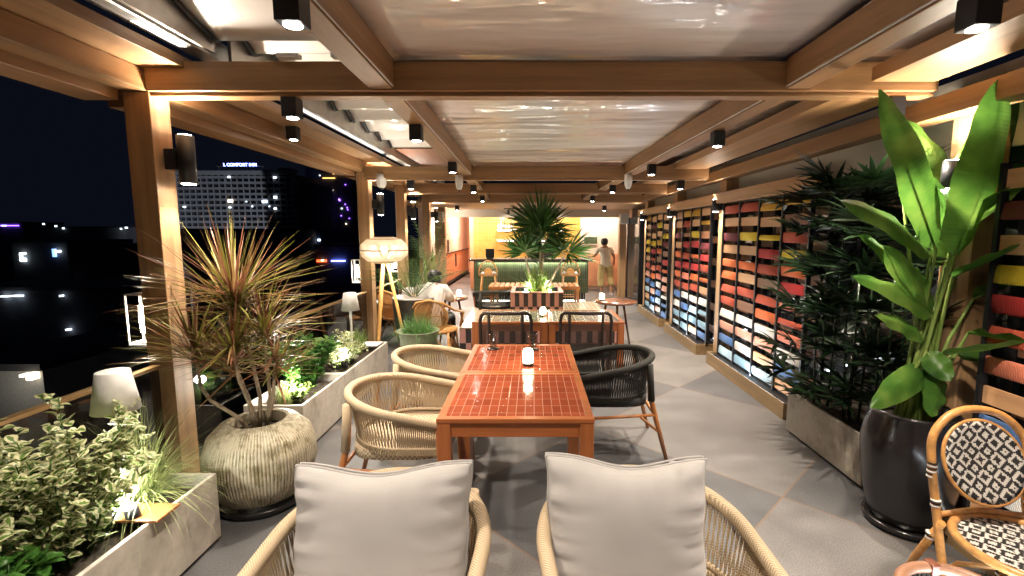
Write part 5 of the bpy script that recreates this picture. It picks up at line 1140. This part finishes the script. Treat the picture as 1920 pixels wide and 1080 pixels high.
# ================================================================== THE CITY BEYOND THE RAILING
NW = mplain('night_facade', (.22, .22, .24), .9, 0, .2, .3); ND = mplain('dark_facade', (.11, .11, .12), .9, 0, .3, .5); NR = mplain('dark_roof', (.03, .03, .033), .8)
WL = memit('cool_window_glow', (.75, .88, 1), 1.6); WW = memit('warm_window_glow', (1, .85, .62), 1.4); PU = memit('purple_light_glow', (.25, .10, 1), 2.5); BL = memit('blue_sign_glow', (.16, .22, 1), 5); OR = memit('amber_strip_glow', (1, .5, .12), 1.5); RD = memit('red_light_glow', (1, .12, .03), 1.2)
def city(label, cat, x0, x1, yt, yb, Y, depth, mat, name='building', roof=None, group=None, lit=(), drop=-30):
    a, b = at(x0, yt, Y), at(x1, yb, Y); t = thing(name, label, cat, ((a.x + b.x) / 2, Y, drop), 0, group); w = (b.x - a.x) / 2; h = a.z - drop
    MB().box(-w, w, 0, depth, 0, h).build('wall', mat, t)
    MB().box(-w - .02 * w, w + .02 * w, -.1, depth, h + .01, h + .012 * depth + .2).build('roof', roof or NR, t)
    for (px, py, sx, sy, mt) in lit:
        p = at(px, py, Y); MB().box(p.x - t.location.x - sx, p.x - t.location.x + sx, -.35, -.05, p.z - drop - sy, p.z - drop + sy).build('lit_window', mt, t)
    return t, w, h
Yh = 150; a, b = at(318, 322, Yh), at(545, 318, Yh); HT = thing('hotel', 'large pale gridded hotel tower with blue roof sign in the night skyline', 'hotel', ((a.x + b.x) / 2, Yh, -30)); w = (b.x - a.x) / 2; h = a.z + 30; ZH = -30
MB().box(-w, w, 3.0, 20, 0, h - .5).build('core', ND, HT); nc, nr = 20, 14; base = h - 24; m = MB()
for i in range(nc + 1): x = -w + 2 * w * i / nc; m.box(x - .22, x + .22, 0, 2.99, base - 20, h)
for j in range(nr + 6): z = h - 24 + 24 * (j - 5) / nr; m.box(-w + .01, w - .01, .05, 2.98, z - .22, z + .45)
m.box(-w, w, -.1, 2.99, h - .9, h + .3); m.build('balcony_grid', NW, HT)
MB().box(w * .78, w * .97, .3, 6, h + .31, h + 1.2).build('roof_gable', NW, HT); MB().box(w + .02, w + 4.5, 6, 20, 0, h - 3).build('side_wing', ND, HT)
for (px, py, sx, sy, mt) in ((430, 332, .35, .25, WL), (516, 333, .4, .3, WL), (433, 377, .75, .42, WW), (497, 378, .75, .4, WL), (517, 370, .5, .35, WL), (347, 388, .4, .2, WL), (432, 389, .35, .2, WL), (517, 391, .4, .25, WL), (474, 387, .15, .2, WL), (506, 387, .15, .15, WL), (463, 378, .15, .15, WL)):
    p = at(px, py, Yh); MB().box(p.x - HT.location.x - sx, p.x - HT.location.x + sx, -.4, -.15, p.z + 30 - sy, p.z + 30 + sy).build('lit_window', mt, HT)
cu = bpy.data.curves.new('sign_letters', 'FONT'); cu.body = 'L COMFORT INN'; cu.size = 1.3; cu.extrude = .12; cu.align_x = 'CENTER'; cu.space_character = 1.05
to = bpy.data.objects.new('tmp', cu); COL.objects.link(to); me = bpy.data.meshes.new_from_object(to.evaluated_get(bpy.context.evaluated_depsgraph_get())); bpy.data.objects.remove(to)
me.materials.clear(); me.materials.append(BL); so = bpy.data.objects.new('sign_letters', me); COL.objects.link(so); so.parent = HT; p = at(448, 311, Yh); so.location = (p.x - HT.location.x, .6, p.z + 30); so.rotation_euler = (math.pi / 2, 0, 0)
MB().box(so.location.x - 7.6, so.location.x + 7.6, .85, 1.0, p.z + 29.9, p.z + 30.05).box(so.location.x - 7, so.location.x - 6.8, .9, 1.0, h + .3, p.z + 30).box(so.location.x + 6.8, so.location.x + 7, .9, 1.0, h + .3, p.z + 30).build('sign_frame', ND, HT)
lamp('SPOT', (4, -60, 6), 26000, HT, (.85, .9, 1), 1.0, (-4, 60, 25), 60)
t, w, h = city('dark high rise with amber light strips and scattered purple windows', 'tower', 572, 664, 316, 430, 175, 20, ND, 'high_rise_tower', lit=[(600, 329, .15, .15, WL), (617, 334, 2.2, .12, OR), (636, 326, 2.2, .12, OR)] + [(rnd.choice((583, 588, 592, 596, 609, 615, 621, 635, 640, 650, 658)) + rnd.uniform(-3, 3), rnd.uniform(345, 425), rnd.uniform(.12, .25), rnd.uniform(.12, .3), rnd.choice((PU, PU, WL, WW, PU))) for _ in range(34)])
city('flat blue lit shop front far below beside the hotel', 'shop', 540, 600, 438, 462, 120, 14, mplain('blue_facade', (.05, .07, .16), .7), lit=[(574, 449, .35, .3, WL), (599, 450, .3, .25, WL), (570, 441, 2.2, .08, WL)])
city('low building with a red lamp and blue strip past the dragon tree', 'building', 590, 690, 462, 495, 90, 12, ND, lit=[(604, 489, .9, .22, RD), (606, 488, .22, .12, WW), (635, 489, 1.3, .10, BL)])
city('broad dark building below the hotel', 'building', 300, 560, 432, 500, 110, 16, ND)
city('distant dark block with purple strip of light at the left edge', 'building', -60, 45, 418, 440, 160, 14, ND, lit=[(18, 423, 3.2, .14, PU), (10, 423, .8, .10, WL)])
city('distant low skyline block with small white lamps', 'building', 70, 240, 427, 470, 140, 14, ND, lit=[(83, 420, .2, .2, WL), (106, 424, .22, .2, WL), (120, 428, .2, .2, WL), (238, 427, .3, .2, WL), (228, 429, .15, .2, WL)])
city('dark house with two lit windows left of the nearest post', 'house', 20, 130, 455, 500, 60, 10, mplain('house_wall', (.10, .10, .10), .9), lit=[(46, 475, .28, .10, WL), (43, 482, .07, .45, WL), (47, 487, .28, .22, WL), (105, 474, .14, .5, memit('blue_window_glow', (.2, .4, 1), 1.0)), (112, 471, .25, .12, WL)])
city('plain dark grey house behind the nearest post', 'house', 135, 235, 463, 540, 55, 9, mplain('grey_house_wall', (.10, .10, .10), .9), lit=[(121, 531, .18, .10, WL)])
city('long low dark shed with a row of small lamps', 'shed', -80, 230, 545, 640, 38, 8, ND, lit=[(15, 555, .32, .04, WL), (38, 554, .35, .05, WL), (120, 554, .05, .06, WL), (133, 617, .12, .06, WL)])
t, w, h = city('small house with purple lit gable below the railing', 'house', 125, 205, 668, 735, 22, 6, mplain('purple_wash_wall', (.18, .16, .22), .8), lit=[(187, 664, .55, .03, PU)])
m = MB(); m.v = [(-w - .2, -.3, h), (w + .2, -.3, h), (0, -.3, h + .75), (-w - .2, 5, h), (w + .2, 5, h), (0, 5, h + .75)]
for f in ((0, 1, 2), (3, 5, 4), (0, 2, 5, 3), (1, 4, 5, 2), (0, 3, 4, 1)): m.face(f)
m.build('gable_roof', NR, t); lamp('POINT', (.4, -1.6, h - .8), 70, t, (.25, .12, 1), .1)
t, w, h = city('street corner building with pale walls and balcony rail at the lower left', 'building', -90, 92, 695, 800, 17, 6, mplain('pale_street_wall', (.30, .30, .28), .9), lit=[(58, 700, .06, .05, WW), (72, 702, .10, .12, WW)]); lamp('POINT', (1.2, -1.5, h - .4), 14, t, (1, .92, .8), .1)
